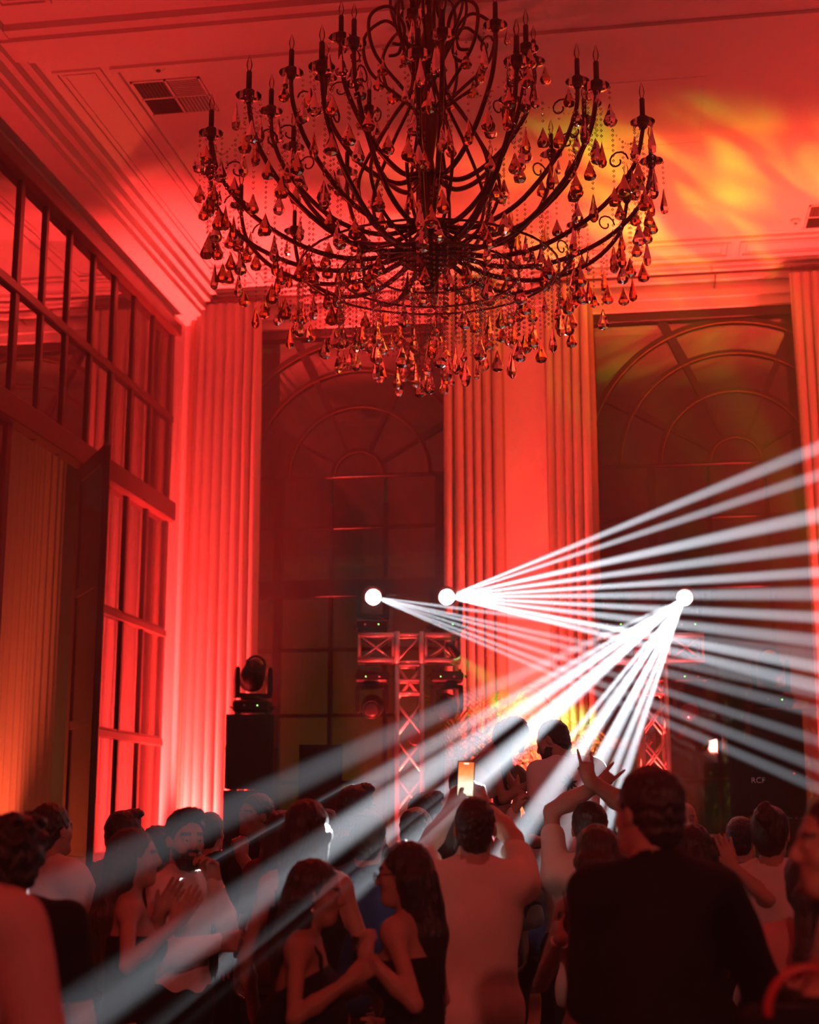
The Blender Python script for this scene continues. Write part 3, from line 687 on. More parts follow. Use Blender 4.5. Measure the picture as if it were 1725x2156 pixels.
MB().lathe([(.02, 7.0), (.05, 6.96), (.03, 6.9), (.06, 6.80), (.10, 6.70), (.05, 6.6), (.03, 6.5), (.045, 6.35), (.07, 6.2), (.045, 6.05), (.03, 5.95), (.055, 5.8), (.035, 5.65), (.03, 5.5), (.06, 5.42), (.16, 5.36), (.21, 5.31), (.20, 5.25), (.10, 5.20), (.06, 5.12), (.03, 5.06), (0, 5.04)], 18).build('stem', arm_m, ch, True)
def smooth_path(keys, n):
    """Catmull-Rom through (r, z) keys"""
    k = [keys[0]] + list(keys) + [keys[-1]]; out = []
    for i in range(1, len(k) - 2):
        for j in range(n):
            t = j / n; q = []
            for c in (0, 1):
                p0, p1, p2, p3 = k[i - 1][c], k[i][c], k[i + 1][c], k[i + 2][c]
                q.append(.5 * (2 * p1 + (p2 - p0) * t + (2 * p0 - 5 * p1 + 4 * p2 - p3) * t * t + (3 * p1 - p0 - 3 * p2 + p3) * t ** 3))
            out.append(q)
    return out + [list(keys[-1])]
cup_me = MB().lathe([(.012, -.02), (.03, -.008), (.075, .008), (.078, .014), (.03, .006), (.022, .02), (.022, .035), (0, .036)], 14).mesh('drip_cup', crystal, True)
ring_me = MB().lathe([(.02, -.03), (.028, -.015), (.02, 0), (.03, .03), (.034, .045), (.0, .046)], 10).mesh('candle_cup', arm_m, True)
sleeve_me = MB().lathe([(.0165, .04), (.0165, .165), (.012, .17), (0, .17)], 10).mesh('candle', candle_m, True)
bulb_me = MB().lathe([(.010, .17), (.012, .185), (.018, .205), (.017, .225), (.010, .25), (.003, .275), (0, .28)], 10).mesh('bulb', bulb_m, True)
def drop_mesh(name, L, W, m, n=8):
    return MB().lathe([(0, 0), (.10 * W, -.10 * L), (.22 * W, -.35 * L), (.40 * W, -.60 * L), (.5 * W, -.76 * L), (.42 * W, -.90 * L), (.2 * W, -.98 * L), (0, -L)], n).mesh(name, m, False)
drops = [drop_mesh('pendant', .150, .084, crystal), drop_mesh('pendant', .130, .078, amber), drop_mesh('pendant', .18, .060, crystal, 6), drop_mesh('pendant', .11, .044, crystal, 6)]
def strand_mesh(L, bead=.0185):
    b = MB(); n = int(L / (bead * 1.75))
    for i in range(n):
        z = -i * L / n; b.add([(bead * .5, 0, z), (0, bead * .5, z), (-bead * .5, 0, z), (0, -bead * .5, z), (0, 0, z + bead * .62), (0, 0, z - bead * .62)], [(0, 1, 4), (1, 2, 4), (2, 3, 4), (3, 0, 4), (1, 0, 5), (2, 1, 5), (3, 2, 5), (0, 3, 5)])
    return b.mesh('bead_strand', crystal)
strands = {}
def strand(L):
    k = round(L, 2)
    if k not in strands: strands[k] = strand_mesh(k)
    return strands[k]
rc = random.Random(5); n_drop = [0]
def hang(p, L, kind, par=None):
    """bead chain of length L with a pendant below it"""
    if L > .02: link('bead_strand', strand(L), ch, p)['kind'] = 'stuff'
    link('pendant', drops[kind], ch, (p[0], p[1], p[2] - max(L, 0)), (0, 0, rc.uniform(0, 3))); n_drop[0] += 1
def arms(n, keys, phase, cup_drops, under, tube_r=.016):
    path = smooth_path(keys, 6)
    me = MB().tube([(r, 0, z) for r, z in path], [tube_r * (1.15 - .3 * i / len(path)) for i in range(len(path))], 8).mesh('arm', arm_m, True)
    scr = MB().tube([(keys[-2][0] - .10 + .07 * math.cos(a) * (1 - a / 9), .0, keys[-2][1] + .06 + .07 * math.sin(a) * (1 - a / 9)) for a in [k * .55 for k in range(13)]], .006, 6).mesh('scroll', arm_m, True)
    rim = keys[-1]
    for k in range(n):
        a = phase + 2 * PI * k / n; c, s = math.cos(a), math.sin(a)
        ao = link('arm', me, ch, None, (0, 0, a))
        link('scroll', scr, ao)
        for nm, m in (('candle_cup', ring_me), ('drip_cup', cup_me), ('candle', sleeve_me), ('bulb', bulb_me)):
            link(nm, m, ao, (rim[0], 0, rim[1] + .03))
        R = rim[0]
        for q in range(cup_drops):
            b = a * 1.7 + 2 * PI * q / cup_drops; x, y = R * c + .074 * math.cos(b), R * s + .074 * math.sin(b)
            hang((x, y, rim[1] + .035), rc.choice((.05, .10, .18, .30)) * (1 if rim[0] > 1.2 else .6), rc.choice((0, 1, 2, 3)))
        for u, L in under:
            i = int(u * (len(path) - 1)); r, z = path[i]
            hang((r * c, r * s, z - tube_r), L * rc.uniform(.75, 1.25), rc.choice((0, 0, 1, 2)))
    return path
arms(16, [(.12, 5.30), (.45, 5.20), (.80, 5.22), (1.15, 5.38), (1.38, 5.62), (1.45, 5.86)], .10, 4, [(.50, .22), (.68, .30), (.84, .34)])
arms(12, [(.05, 5.50), (.30, 5.42), (.62, 5.52), (.90, 5.80), (1.02, 6.05), (1.04, 6.22)], .22, 3, [(.45, .24), (.72, .22)])
arms(8, [(.05, 5.85), (.22, 5.80), (.45, 5.95), (.64, 6.22), (.70, 6.44), (.70, 6.55)], .0, 2, [(.6, .22)])
# inner cage of S-shaped arms rising from the hub, and the crown of scrolls
cage = MB().tube([(r, 0, z) for r, z in smooth_path([(.16, 5.33), (.38, 5.52), (.46, 5.80), (.30, 6.15), (.13, 6.42), (.10, 6.62)], 6)], .012, 8).mesh('cage_arm', arm_m, True)
crown = MB().tube([(r, 0, z) for r, z in smooth_path([(.07, 6.30), (.20, 6.42), (.40, 6.62), (.44, 6.86), (.30, 6.98), (.19, 6.88), (.20, 6.74), (.27, 6.72)], 6)], .012, 8).mesh('crown_scroll', arm_m, True)
crown2 = MB().tube([(r, 0, z) for r, z in smooth_path([(.06, 6.55), (.12, 6.72), (.24, 6.95), (.25, 7.14), (.14, 7.20), (.08, 7.10), (.10, 7.02)], 6)], .010, 8).mesh('crown_scroll', arm_m, True)
for k in range(10): link('cage_arm', cage, ch, None, (0, 0, k * PI / 5 + .15))
for k in range(10):
    link('crown_scroll', crown, ch, None, (0, 0, k * PI / 5)); link('crown_scroll', crown2, ch, None, (0, 0, k * PI / 5 + .3))
for k in range(10):
    a = k * PI / 5; hang((.34 * math.cos(a), .34 * math.sin(a), 6.66), .06, 1)
# festoons of beads between the rim candles
fest = MB()
R = 1.43; da = 2 * PI / 16
for i in range(17):
    u = i / 16; a = da * u; z = 5.86 - .20 * (1 - (2 * u - 1) ** 2); s = .0075
    x, y = R * math.cos(a), R * math.sin(a)
    fest.add([(x + s, y, z), (x, y + s, z), (x - s, y, z), (x, y - s, z), (x, y, z + s), (x, y, z - s)], [(0, 1, 4), (1, 2, 4), (2, 3, 4), (3, 0, 4), (1, 0, 5), (2, 1, 5), (3, 2, 5), (0, 3, 5)])
fme = fest.mesh('festoon', crystal)
for k in range(16): link('festoon', fme, ch, None, (0, 0, .10 + k * da))['kind'] = 'stuff'
# rings that carry the waterfall of strands under the hub
for r, z, n, L in ((.18, 5.24, 10, .66), (.36, 5.16, 14, .54), (.58, 5.14, 20, .44), (.84, 5.18, 22, .32)):
    MB().tube([(r * math.cos(a), r * math.sin(a), z) for a in [k * PI / 16 for k in range(32)]], .008, 6, closed=True).build('carrier_ring', arm_m, ch, True)
    for k in range(n):
        a = 2 * PI * k / n + r * 9; hang((r * math.cos(a), r * math.sin(a), z), L * rc.uniform(.86, 1.12), rc.choice((0, 2, 2, 3)))
        for e in (.07, .14): link('bead_strand', strand(round(L * .8, 1)), ch, (r * math.cos(a + e), r * math.sin(a + e), z))['kind'] = 'stuff'
hang((0, 0, 5.05), .55, 0)

# the further pendants of rim, festoons and lower arms, past the three hundred built singly
far_beads = MB(); far_drops = MB(); rk = random.Random(9)
def extra(x, y, z, L):
    n = max(1, int(L / .032))
    for i in range(n):
        q = z - i * L / n; e = .009; far_beads.add([(x + e, y, q), (x, y + e, q), (x - e, y, q), (x, y - e, q), (x, y, q + .011), (x, y, q - .011)], [(0, 1, 4), (1, 2, 4), (2, 3, 4), (3, 0, 4), (1, 0, 5), (2, 1, 5), (3, 2, 5), (0, 3, 5)])
    D, Wd = rk.choice(((.15, .084), (.13, .076), (.17, .056)))
    far_drops.lathe([(0, 0), (.22 * Wd, -.35 * D), (.40 * Wd, -.60 * D), (.5 * Wd, -.76 * D), (.42 * Wd, -.90 * D), (0, -D)], 7, Matrix.Translation((x, y, z - L)))
for k in range(16):
    for j in range(5):
        u = (j + .5) / 5; a = .10 + da * (k + u); extra(1.43 * math.cos(a), 1.43 * math.sin(a), 5.86 - .20 * (1 - (2 * u - 1) ** 2), rk.uniform(.06, .38))
    for r, z in ((1.30, 5.50), (1.02, 5.30), (.66, 5.19), (.95, 5.27)):
        a = .10 + da * k + rk.uniform(-.06, .06); extra(r * math.cos(a), r * math.sin(a), z, rk.uniform(.1, .42))
for k in range(24):
    a = k * PI / 12; r = rk.uniform(.5, 1.0); extra(r * math.cos(a), r * math.sin(a), 5.45 + r * .45, rk.uniform(.1, .4))
tag(far_beads.build('bead_strands', crystal, ch), kind='stuff'); tag(far_drops.build('pendants', amber, ch), kind='stuff')
# ------------------------------------------------------------------ people: bodies grown from smooth-blended limbs
def V(*a): return np.array(a[0] if len(a) == 1 else a, float)
def nrm(v): v = V(v); return v / (np.linalg.norm(v) + 1e-9)
class Field:
    """signed distance sampled on a grid; parts are blended in one after another"""
    def __init__(s, lo, hi, h):
        s.lo = V(lo); s.h = h; s.n = np.maximum(4, np.ceil((V(hi) - s.lo) / h).astype(int) + 1)
        s.f = np.full(s.n, .08, np.float32)
    def win(s, lo, hi):
        a = np.clip(np.floor((V(lo) - s.lo) / s.h).astype(int), 0, s.n); b = np.clip(np.ceil((V(hi) - s.lo) / s.h).astype(int) + 1, 0, s.n)
        if (b - a).min() < 1: return None
        sl = tuple(slice(i, j) for i, j in zip(a, b))
        ax = [(np.arange(i, j) * s.h + o).astype(np.float32) for i, j, o in zip(a, b, s.lo)]
        return sl, ax[0][:, None, None], ax[1][None, :, None], ax[2][None, None, :]
    def add(s, p, k=.03, infl=0., sub=False):
        pad = k + infl + .05
        lo, hi = p.box(pad); w = s.win(lo, hi)
        if w is None: return
        sl, x, y, z = w; d = p.dist(x, y, z) - infl; g = s.f[sl]
        if sub: d = -d; hh = np.clip(.5 + .5 * (d - g) / k, 0, 1); s.f[sl] = g * (1 - hh) + d * hh + k * hh * (1 - hh)
        else: hh = np.clip(.5 + .5 * (d - g) / k, 0, 1); s.f[sl] = d * (1 - hh) + g * hh - k * hh * (1 - hh)
    def grid(s):
        return [(np.arange(n) * s.h + o).astype(np.float32).reshape([-1 if i == j else 1 for j in range(3)]) for i, (n, o) in enumerate(zip(s.n, s.lo))]
    def cut(s, p, n):
        """keep what lies on the side n points to"""
        x, y, z = s.grid(); n = nrm(n); s.f = np.maximum(s.f, -((x - p[0]) * n[0] + (y - p[1]) * n[1] + (z - p[2]) * n[2]))
    def ripple(s, amp, fr, seed=0, st=(1, 1, 1)):
        x, y, z = s.grid(); a = seed * 1.7
        s.f = s.f + amp * (np.sin(x * fr * st[0] + a + 1.5 * np.sin(z * fr * .6 * st[2] + a)) * np.sin(y * fr * st[1] * 1.1 + 2 * a + np.sin(x * fr * .8)) + .6 * np.sin(z * fr * st[2] * .9 + 1.3 * np.sin(x * fr * .7 + y * fr * .9) + a))
    def mesh(s, keep=None, drop=None):
        f = s.f.astype(np.float32); f[0] = f[-1] = .05; f[:, 0] = f[:, -1] = .05; f[:, :, 0] = f[:, :, -1] = .05
        ins = f < 0
        c = [ins[i:ins.shape[0] - 1 + i, j:ins.shape[1] - 1 + j, k:ins.shape[2] - 1 + k] for i in (0, 1) for j in (0, 1) for k in (0, 1)]
        cnt = sum(q.astype(np.int8) for q in c); mix = (cnt > 0) & (cnt < 8)
        I = np.argwhere(mix); idx = -np.ones(mix.shape, np.int64); idx[mix] = np.arange(len(I))
        acc = np.zeros((len(I), 3)); num = np.zeros(len(I))
        cor = [(i, j, k) for i in (0, 1) for j in (0, 1) for k in (0, 1)]
        val = [f[I[:, 0] + i, I[:, 1] + j, I[:, 2] + k] for i, j, k in cor]
        for a in range(8):
            for b in range(a + 1, 8):
                if sum(abs(u - v) for u, v in zip(cor[a], cor[b])) != 1: continue
                m = (val[a] < 0) != (val[b] < 0); t = np.where(m, val[a] / np.where(m, val[a] - val[b], 1), 0)
                ca, cb = V(cor[a]), V(cor[b]); acc += m[:, None] * (ca + (cb - ca) * t[:, None]); num += m
        P = (I + acc / np.maximum(num, 1)[:, None]) * s.h + s.lo
        Q = []
        for ax in range(3):
            A = [slice(None)] * 3; B = [slice(None)] * 3; A[ax] = slice(0, -1); B[ax] = slice(1, None)
            a, b = ins[tuple(A)], ins[tuple(B)]
            e = np.argwhere(a != b); u, w = (ax + 1) % 3, (ax + 2) % 3
            e = e[(e[:, u] > 0) & (e[:, w] > 0) & (e[:, u] < s.n[u] - 1) & (e[:, w] < s.n[w] - 1)]
            q = []
            for du, dw in ((0, 0), (-1, 0), (-1, -1), (0, -1)):
                t = e.copy(); t[:, u] += du; t[:, w] += dw; q.append(idx[t[:, 0], t[:, 1], t[:, 2]])
            q = np.stack(q, 1); fl = ~a[e[:, 0], e[:, 1], e[:, 2]]; q[fl] = q[fl][:, ::-1]; Q.append(q[:, ::1])
        Q = np.concatenate(Q)
        if drop is not None and len(Q):
            ctr = P[Q].mean(1); kill = np.zeros(len(Q), bool)
            for lo, hi in drop: kill |= ((ctr > lo) & (ctr < hi)).all(1)
            Q = Q[~kill]
        return P, Q
class Cap:
    def __init__(s, a, b, r1, r2=None, flat=None): s.a = V(a); s.b = V(b); s.r1 = r1; s.r2 = r1 if r2 is None else r2
    def box(s, pad): m = max(s.r1, s.r2) + pad; return np.minimum(s.a, s.b) - m, np.maximum(s.a, s.b) + m
    def dist(s, x, y, z):
        d = s.b - s.a; L = max(d @ d, 1e-9); px, py, pz = x - s.a[0], y - s.a[1], z - s.a[2]
        h = np.clip((px * d[0] + py * d[1] + pz * d[2]) / L, 0, 1)
        return np.sqrt((px - d[0] * h) ** 2 + (py - d[1] * h) ** 2 + (pz - d[2] * h) ** 2) - (s.r1 + (s.r2 - s.r1) * h)
class Ell:
    def __init__(s, c, r, R=None): s.c = V(c); s.r = V(r); s.R = np.eye(3) if R is None else R
    def box(s, pad): m = s.r.max() + pad; return s.c - m, s.c + m
    def dist(s, x, y, z):
        p = (x - s.c[0], y - s.c[1], z - s.c[2])
        q = [s.R[0, i] * p[0] + s.R[1, i] * p[1] + s.R[2, i] * p[2] for i in range(3)]
        k0 = np.sqrt(sum((a / r) ** 2 for a, r in zip(q, s.r))); k1 = np.sqrt(sum((a / r ** 2) ** 2 for a, r in zip(q, s.r))) + 1e-6
        return k0 * (k0 - 1) / k1
def rot(rx=0, ry=0, rz=0):
    cx, sx, cy_, sy, cz, sz = math.cos(rx), math.sin(rx), math.cos(ry), math.sin(ry), math.cos(rz), math.sin(rz)
    return V([[cz, -sz, 0], [sz, cz, 0], [0, 0, 1]]) @ V([[cy_, 0, sy], [0, 1, 0], [-sy, 0, cy_]]) @ V([[1, 0, 0], [0, cx, -sx], [0, sx, cx]])
def ik(S, T, l1, l2, pole):
    S = V(S); T = V(T); d = T - S; L = np.linalg.norm(d)
    if L > (l1 + l2) * .995: T = S + d / L * (l1 + l2) * .995; d = T - S; L = np.linalg.norm(d)
    u = d / L; a = (l1 * l1 - l2 * l2 + L * L) / (2 * L); h = math.sqrt(max(1e-6, l1 * l1 - a * a))
    p = V(pole); p = p - u * (p @ u); p = nrm(p)
    return S + u * a + p * h, T
FINGERS = dict(open=[.12] * 4, relaxed=[.45, .5, .55, .6], hold=[.85, .85, .85, .9], fist=[1.45] * 4, horns=[.05, 1.5, 1.5, .05], point=[.1, 1.2, 1.4, 1.4], phone=[.7, .7, .75, .9])
def hand(prims, w, u, n, side, kind, sc_=1.):
    """palm, four fingers and a thumb; u along the fingers, n out of the palm, side +1 right hand"""
    u = nrm(u); n = nrm(V(n) - u * (V(n) @ u)); s = np.cross(u, n) * side; th = s                 # thumb side
    cur = FINGERS[kind]; S = sc_
    prims.append(('hand', Cap(w - u * .02, w + u * .03 * S, .026 * S, .028 * S), .02))
    for i in range(4):
        off = (.033 - .022 * i) * S; root = w + u * (.092 - .006 * abs(i - 1)) * S + th * off
        prims.append(('hand', Cap(w + u * .02 * S + th * off * .75, root, .0155 * S, .0125 * S), .014))
        L = V([.043, .027, .021]) * (1, 1.1, 1.04, .82)[i] * S; a = .0; p = root
        for j in range(3):
            a += cur[i] * (1, .95, .7)[j]; d = u * math.cos(a) + n * math.sin(a) + th * .06 * (1.5 - i) * (1 if cur[i] < .8 else 0)
            q = p + nrm(d) * L[j]; prims.append(('hand', Cap(p, q, (.0108, .0096, .0088)[j] * S, (.0096, .0088, .0075)[j] * S), .004)); p = q
    t0 = w + u * .030 * S + th * .026 * S; op = .9 if kind in ('open', 'relaxed') else .35
    d1 = nrm(u * .75 + th * op + n * .35); t1 = t0 + d1 * .042 * S
    d2 = nrm(u * .85 + th * op * .4 + n * (.35 if kind == 'open' else .8)); t2 = t1 + d2 * .032 * S
    if kind in ('fist', 'horns'): d2 = nrm(u * .35 - th * .6 + n * .9); t2 = t1 + d2 * .034 * S
    prims.append(('hand', Cap(t0 - u * .015, t1, .0165 * S, .0125 * S), .01)); prims.append(('hand', Cap(t1, t2, .012 * S, .009 * S), .004))
def to_mesh(name, parts, mats, matfn=None):
    P = []; Q = []; n = 0
    for p, q in parts:
        if len(q): P.append(p); Q.append(q + n); n += len(p)
    P = np.concatenate(P); Q = np.concatenate(Q)
    used = np.unique(Q); rm = -np.ones(len(P), np.int64); rm[used] = np.arange(len(used)); P = P[used]; Q = rm[Q]
    me = bpy.data.meshes.new(name); me.vertices.add(len(P)); me.vertices.foreach_set('co', P.astype(np.float32).ravel())
    me.loops.add(Q.size); me.loops.foreach_set('vertex_index', Q.astype(np.int32).ravel())
    me.polygons.add(len(Q)); me.polygons.foreach_set('loop_start', np.arange(0, Q.size, 4, dtype=np.int32))
    try: me.polygons.foreach_set('loop_total', np.full(len(Q), 4, np.int32))
    except Exception: pass
    me.polygons.foreach_set('use_smooth', np.ones(len(Q), bool))
    for m in mats: me.materials.append(m)
    if matfn is not None: me.polygons.foreach_set('material_index', matfn(P[Q].mean(1)).astype(np.int32))
    me.update(); me.validate()
    return me
skins = [mat('skin_fair', (.47, .28, .21), .5, var=.08, scale=20, bump=.06, bscale=160), mat('skin_tan', (.36, .20, .14), .5, var=.08, scale=20, bump=.06, bscale=160), mat('skin_brown', (.22, .12, .08), .5, var=.08, scale=20, bump=.06, bscale=160)]
lip_m = mat('lip_skin', (.42, .15, .13), .4, var=.05)
def hair_mat(name, col): return mat(name, col, .38, var=.5, scale=30, stretch=(3, 3, .35), bump=.7, bscale=60, spec=.6)
hairs = dict(black=hair_mat('hair_black', (.012, .009, .008)), brown=hair_mat('hair_brown', (.045, .024, .014)), dark=hair_mat('hair_dark_brown', (.022, .013, .010)), grey=hair_mat('hair_grey', (.11, .10, .095)))
def cloth(name, col, rough=.85): return mat('cloth_' + name, col, rough, var=.12, scale=12, bump=.35, bscale=220, spec=.25)
CL = dict(white=cloth('white', (.82, .78, .74)), cream=cloth('cream', (.80, .71, .62)), black=cloth('black', (.006, .005, .007)), suit=cloth('suit_black', (.004, .004, .005), .8), navy=cloth('navy', (.02, .035, .10)),
          blue=cloth('blue', (.05, .09, .30)), jeans=cloth('denim', (.035, .05, .10)), pink=cloth('pink', (.62, .34, .32)), khaki=cloth('khaki', (.42, .33, .24)), grey=cloth('grey', (.16, .15, .15)), maroon=cloth('maroon', (.16, .02, .03)))
eye_m = mat('eye_white', (.75, .72, .70), .15, var=.03); iris_m = mat('eye_iris', (.03, .018, .012), .1, var=.1)
npeople = [0]
def person(label, head_px, d=None, face=90, sex='m', skin=0, hair='short', haircol='black', top='tee', topcol='white', bottom='trousers', botcol='black', lean=(0, 0), twist=0, look=(0, 0, 0),
           arms=None, legs=None, H=None, pos=None, h=.0145, hh=.008, hand_h=.0058, top_h=.0128, beard=None, stance=.10, build=1., eyes=False, belt=None, tie=False, seat_z=None, collar=None, bag=False):
    """head_px: pixel of the crown; d: distance; face: compass angle (90 looks away from the camera)"""
    crown = head_px if isinstance(head_px, Vector) else at(*head_px, d=d)
    if H is None: H = crown.z
    s = H / 1.76; fem = sex == 'f'
    fa = math.radians(face); fx = V(math.cos(fa), math.sin(fa), 0); rx_ = V(math.sin(fa), -math.cos(fa), 0)
    B = np.stack([rx_, fx, V(0, 0, 1)], 1)                              # local -> world
    T = rot(math.radians(lean[0]) * -1, math.radians(lean[1]), 0) @ rot(0, 0, math.radians(twist))   # torso tilt, forward and sideways
    hip0 = V(0, 0, .95 * s) if seat_z is None else V(0, 0, 0)
    def tp(x, y, z): return hip0 + T @ (V(x, y, z) * s - V(0, 0, .95 * s))
    Rh = T @ rot(math.radians(look[1]), math.radians(look[2]), math.radians(look[0]))
    neck = tp(0, -.012, 1.50); hc = neck + Rh @ V(0, .022, .140) * s * .98
    hs = .985 * (.96 if fem else 1.) * (s * .5 + .5)
    def hp(x, y, z): return hc + Rh @ (V(x, y, z) * hs)
    # stand the person so that the crown is under the given pixel
    crown_l = B @ (hc + V(0, 0, .128 * hs))
    base = V(crown) - crown_l
    if seat_z is None: base[2] = 0.
    pr = []
    A = lambda tg, p, k=.03: pr.append((tg, p, k))
    bw = build * (.93 if fem else 1.)
    # trunk
    A('torso', Ell(tp(0, .0, .96), V(.168 * bw * (1.03 if fem else 1), .118 * bw, .135) * s, T))
    A('torso', Ell(tp(0, .005, 1.12), V(.135 * bw * (.92 if fem else 1.05), .098 * bw, .15) * s, T), .05)
    A('torso', Ell(tp(0, .0, 1.29), V(.160 * bw, .108 * bw, .175) * s, T), .05)
    sw = (.155 if fem else .185) * bw
    SH = {q: tp(q * sw, -.015, 1.435) for q in (-1, 1)}
    for q in (-1, 1):
        A('torso', Cap(tp(q * .05, -.012, 1.415), tp(q * (sw - .015), -.014, 1.425), .062 * s, .054 * s), .04)
        A('torso', Cap(tp(q * .03, -.025, 1.49), tp(q * sw * .72, -.018, 1.455), .040 * s, .034 * s), .05)
        if fem: A('torso', Ell(tp(q * .072, .085, 1.285), V(.062, .058, .062) * s, T), .04)
        else: A('torso', Ell(tp(q * .075, .06, 1.335), V(.08, .05, .07) * s, T), .04)
        A('torso', Ell(tp(q * .075, -.065, .93), V(.085, .075, .095) * s, T), .04)
    # arms
    arms = arms or {}
    al, fl = .295 * s, .255 * s; ua, fr = ((.040, .031), (.031, .022)) if fem else ((.050, .041), (.041, .028))
    WR = {}
    for q, nm in ((-1, 'l'), (1, 'r')):
        spec = arms.get(nm, dict(t=(q * .27, .06, .88)))
        t = spec['t']
        if isinstance(t, Vector): tl = B.T @ (V(t) - base)
        else: tl = V(t) * s if spec.get('rel', True) else V(t)
        el, wr = ik(SH[q], tl, al, fl, V(spec.get('pole', (q * .5, -.6, -.5))))
        A('uarm' + nm, Cap(SH[q], el, ua[0] * s * bw, ua[1] * s * bw), .035); A('farm' + nm, Cap(el, el + (wr - el) * .35, ua[1] * s * bw, fr[0] * s * 1.12), .015); A('farm' + nm, Cap(el + (wr - el) * .35, wr, fr[0] * s * 1.12, fr[1] * s), .015)
        fdir = nrm(wr - el); u = V(spec['u']) if 'u' in spec else fdir; n_ = V(spec['n']) if 'n' in spec else V(-q, 0, 0) + fdir * .01
        hand(pr, wr, u, n_, q, spec.get('h', 'relaxed'), s * (.84 if fem else .93) * spec.get('s', 1))
        WR[nm] = (base + B @ wr, B @ nrm(u), B @ nrm(n_), base + B @ el)
    # legs
    for q, nm in ((-1, 'l'), (1, 'r')):
        hp_ = hip0 + V(q * .085, 0, -.02) * s if seat_z is None else tp(q * .085, 0, .93)
        if legs and nm in legs: kn, an, toe = [V(v) for v in legs[nm]]
        else:
            kn = V(q * (.085 + stance * .4), .02, .50) * s; an = V(q * (.085 + stance * .7), -.02, .085) * s; toe = an + V(q * .03, .17, -.045) * s
        A('thigh' + nm, Cap(hp_, kn, (.088 if fem else .085) * s * bw, .056 * s), .05)
        A('shin' + nm, Cap(kn, kn + (an - kn) * .35, .054 * s, .057 * s), .02); A('shin' + nm, Cap(kn + (an - kn) * .35, an, .055 * s, .036 * s), .02)
        A('foot' + nm, Cap(an + (an - toe) * .25 - V(0, 0, .03) * s, toe, .036 * s, .030 * s), .03)
    # neck and head
    A('neck', Cap(tp(0, -.018, 1.44), hp(0, -.022, -.06), (.050 if fem else .060) * s, (.046 if fem else .056) * s), .035)
    A('head', Ell(hp(0, -.014, .035), V(.074, .094, .086) * hs, Rh), .02)
    A('head', Ell(hp(0, .020, -.030), V(.061, .070, .086) * hs, Rh), .03)
    A('head', Cap(hp(-.022, .062, -.088), hp(.022, .062, -.088), .024 * hs), .03)
    A('head', Cap(hp(0, .084, .020), hp(0, .104, -.018), .0085 * hs, .0125 * hs), .012)
    A('head', Ell(hp(0, .092, -.024), V(.017, .014, .010) * hs, Rh), .010)
    A('head', Cap(hp(-.036, .072, .030), hp(.036, .072, .030), .0125 * hs), .015)
    for q in (-1, 1):
        A('head', Ell(hp(q * .040, .058, -.022), V(.022, .018, .020) * hs, Rh), .02)
        A('head', Ell(hp(q * .076, -.004, -.004), V(.009, .020, .031) * hs, Rh @ rot(-.2, 0, q * .35)), .006)
        pr.append(('sub', Ell(hp(q * .031, .092, .006), V(.017, .014, .011) * hs, Rh), .010))
        pr.append(('lid', Ell(hp(q * .031, .074, .005), V(.0155, .0150, .0125) * hs, Rh), .004))
        pr.append(('lid', Cap(hp(q * .020, .0855, .0115), hp(q * .042, .082, .0115), .0045 * hs), .003))
    A('head', Cap(hp(-.019, .082, -.048), hp(.019, .082, -.048), .0075 * hs), .006); A('head', Cap(hp(-.015, .081, -.060), hp(.015, .081, -.060), .0085 * hs), .006)
    npeople[0] += 1
    root = thing('person', label, 'person'); root.location = tuple(base); root.rotation_euler = (0, 0, fa - PI / 2)
    def emit(F_, lo=None, hi=None): return F_
    allp = [p for _, p, _ in pr]
    blo = np.min([p.box(.02)[0] for p in allp], 0); bhi = np.max([p.box(.02)[1] for p in allp], 0)
    def fill(F_):
        for tg, p, k in pr: F_.add(p, k, sub=(tg == 'sub'))
        return F_
    hlo, hhi = hc - .135 * hs, hc + .135 * hs; hlo[2] = hc[2] - .125 * hs
    fine = [(hlo, hhi, hh)]
    for q, nm in ((-1, 'l'), (1, 'r')):
        hpms = [p for tg, p, _ in pr if tg == 'hand']
        half = hpms[:len(hpms) // 2] if q < 0 else hpms[len(hpms) // 2:]
        fine.append((np.min([p.box(.008)[0] for p in half], 0), np.max([p.box(.008)[1] for p in half], 0), hand_h))
    parts = [fill(Field(blo, bhi, h)).mesh(drop=[(a + h * .6, b - h * .6) for a, b, _ in fine])]
    for i, (a, b, r) in enumerate(fine):
        parts.append(fill(Field(a - r * 2, b + r * 2, r)).mesh(drop=[(a2 + r, b2 - r) for a2, b2, _ in fine[:i]]))
    brow = hairs[haircol]
    def mf(ctr):
        q = ((ctr - hc) @ Rh) / hs; out = np.zeros(len(ctr), int)
        out[(abs(q[:, 0]) < .021) & (q[:, 1] > .084) & (q[:, 2] > -.066) & (q[:, 2] < -.043)] = 1
        out[(abs(abs(q[:, 0]) - .033) < .019) & (q[:, 1] > .060) & (abs(q[:, 2] - .033 + .12 * np.maximum(0, abs(q[:, 0]) - .035)) < .006)] = 2
        return out
    link('body', to_mesh('body', parts, [skins[skin], lip_m, brow], mf), root)
    if eyes:
        em = MB().lathe([(0, -.0118), (.006, -.0102), (.0105, -.0055), (.0118, 0), (.0105, .0055), (.0062, .0100)], 12).mesh('eye', eye_m, True)
        im = MB().lathe([(.0062, .0098), (.004, .0114), (0, .0121)], 12).mesh('iris', iris_m, True)
        for q in (-1, 1):
            M = Matrix(((Rh @ rot(-PI / 2, 0, 0)).tolist())).to_4x4(); o = link('eye', em, root); o.matrix_local = Matrix.Translation(hp(q * .031, .0775, .004)) @ M @ Matrix.Scale(.98, 4)
            link('iris', im, o)
    # ---- hair
    def H_add(F_, p, k=.02): F_.add(p, k)
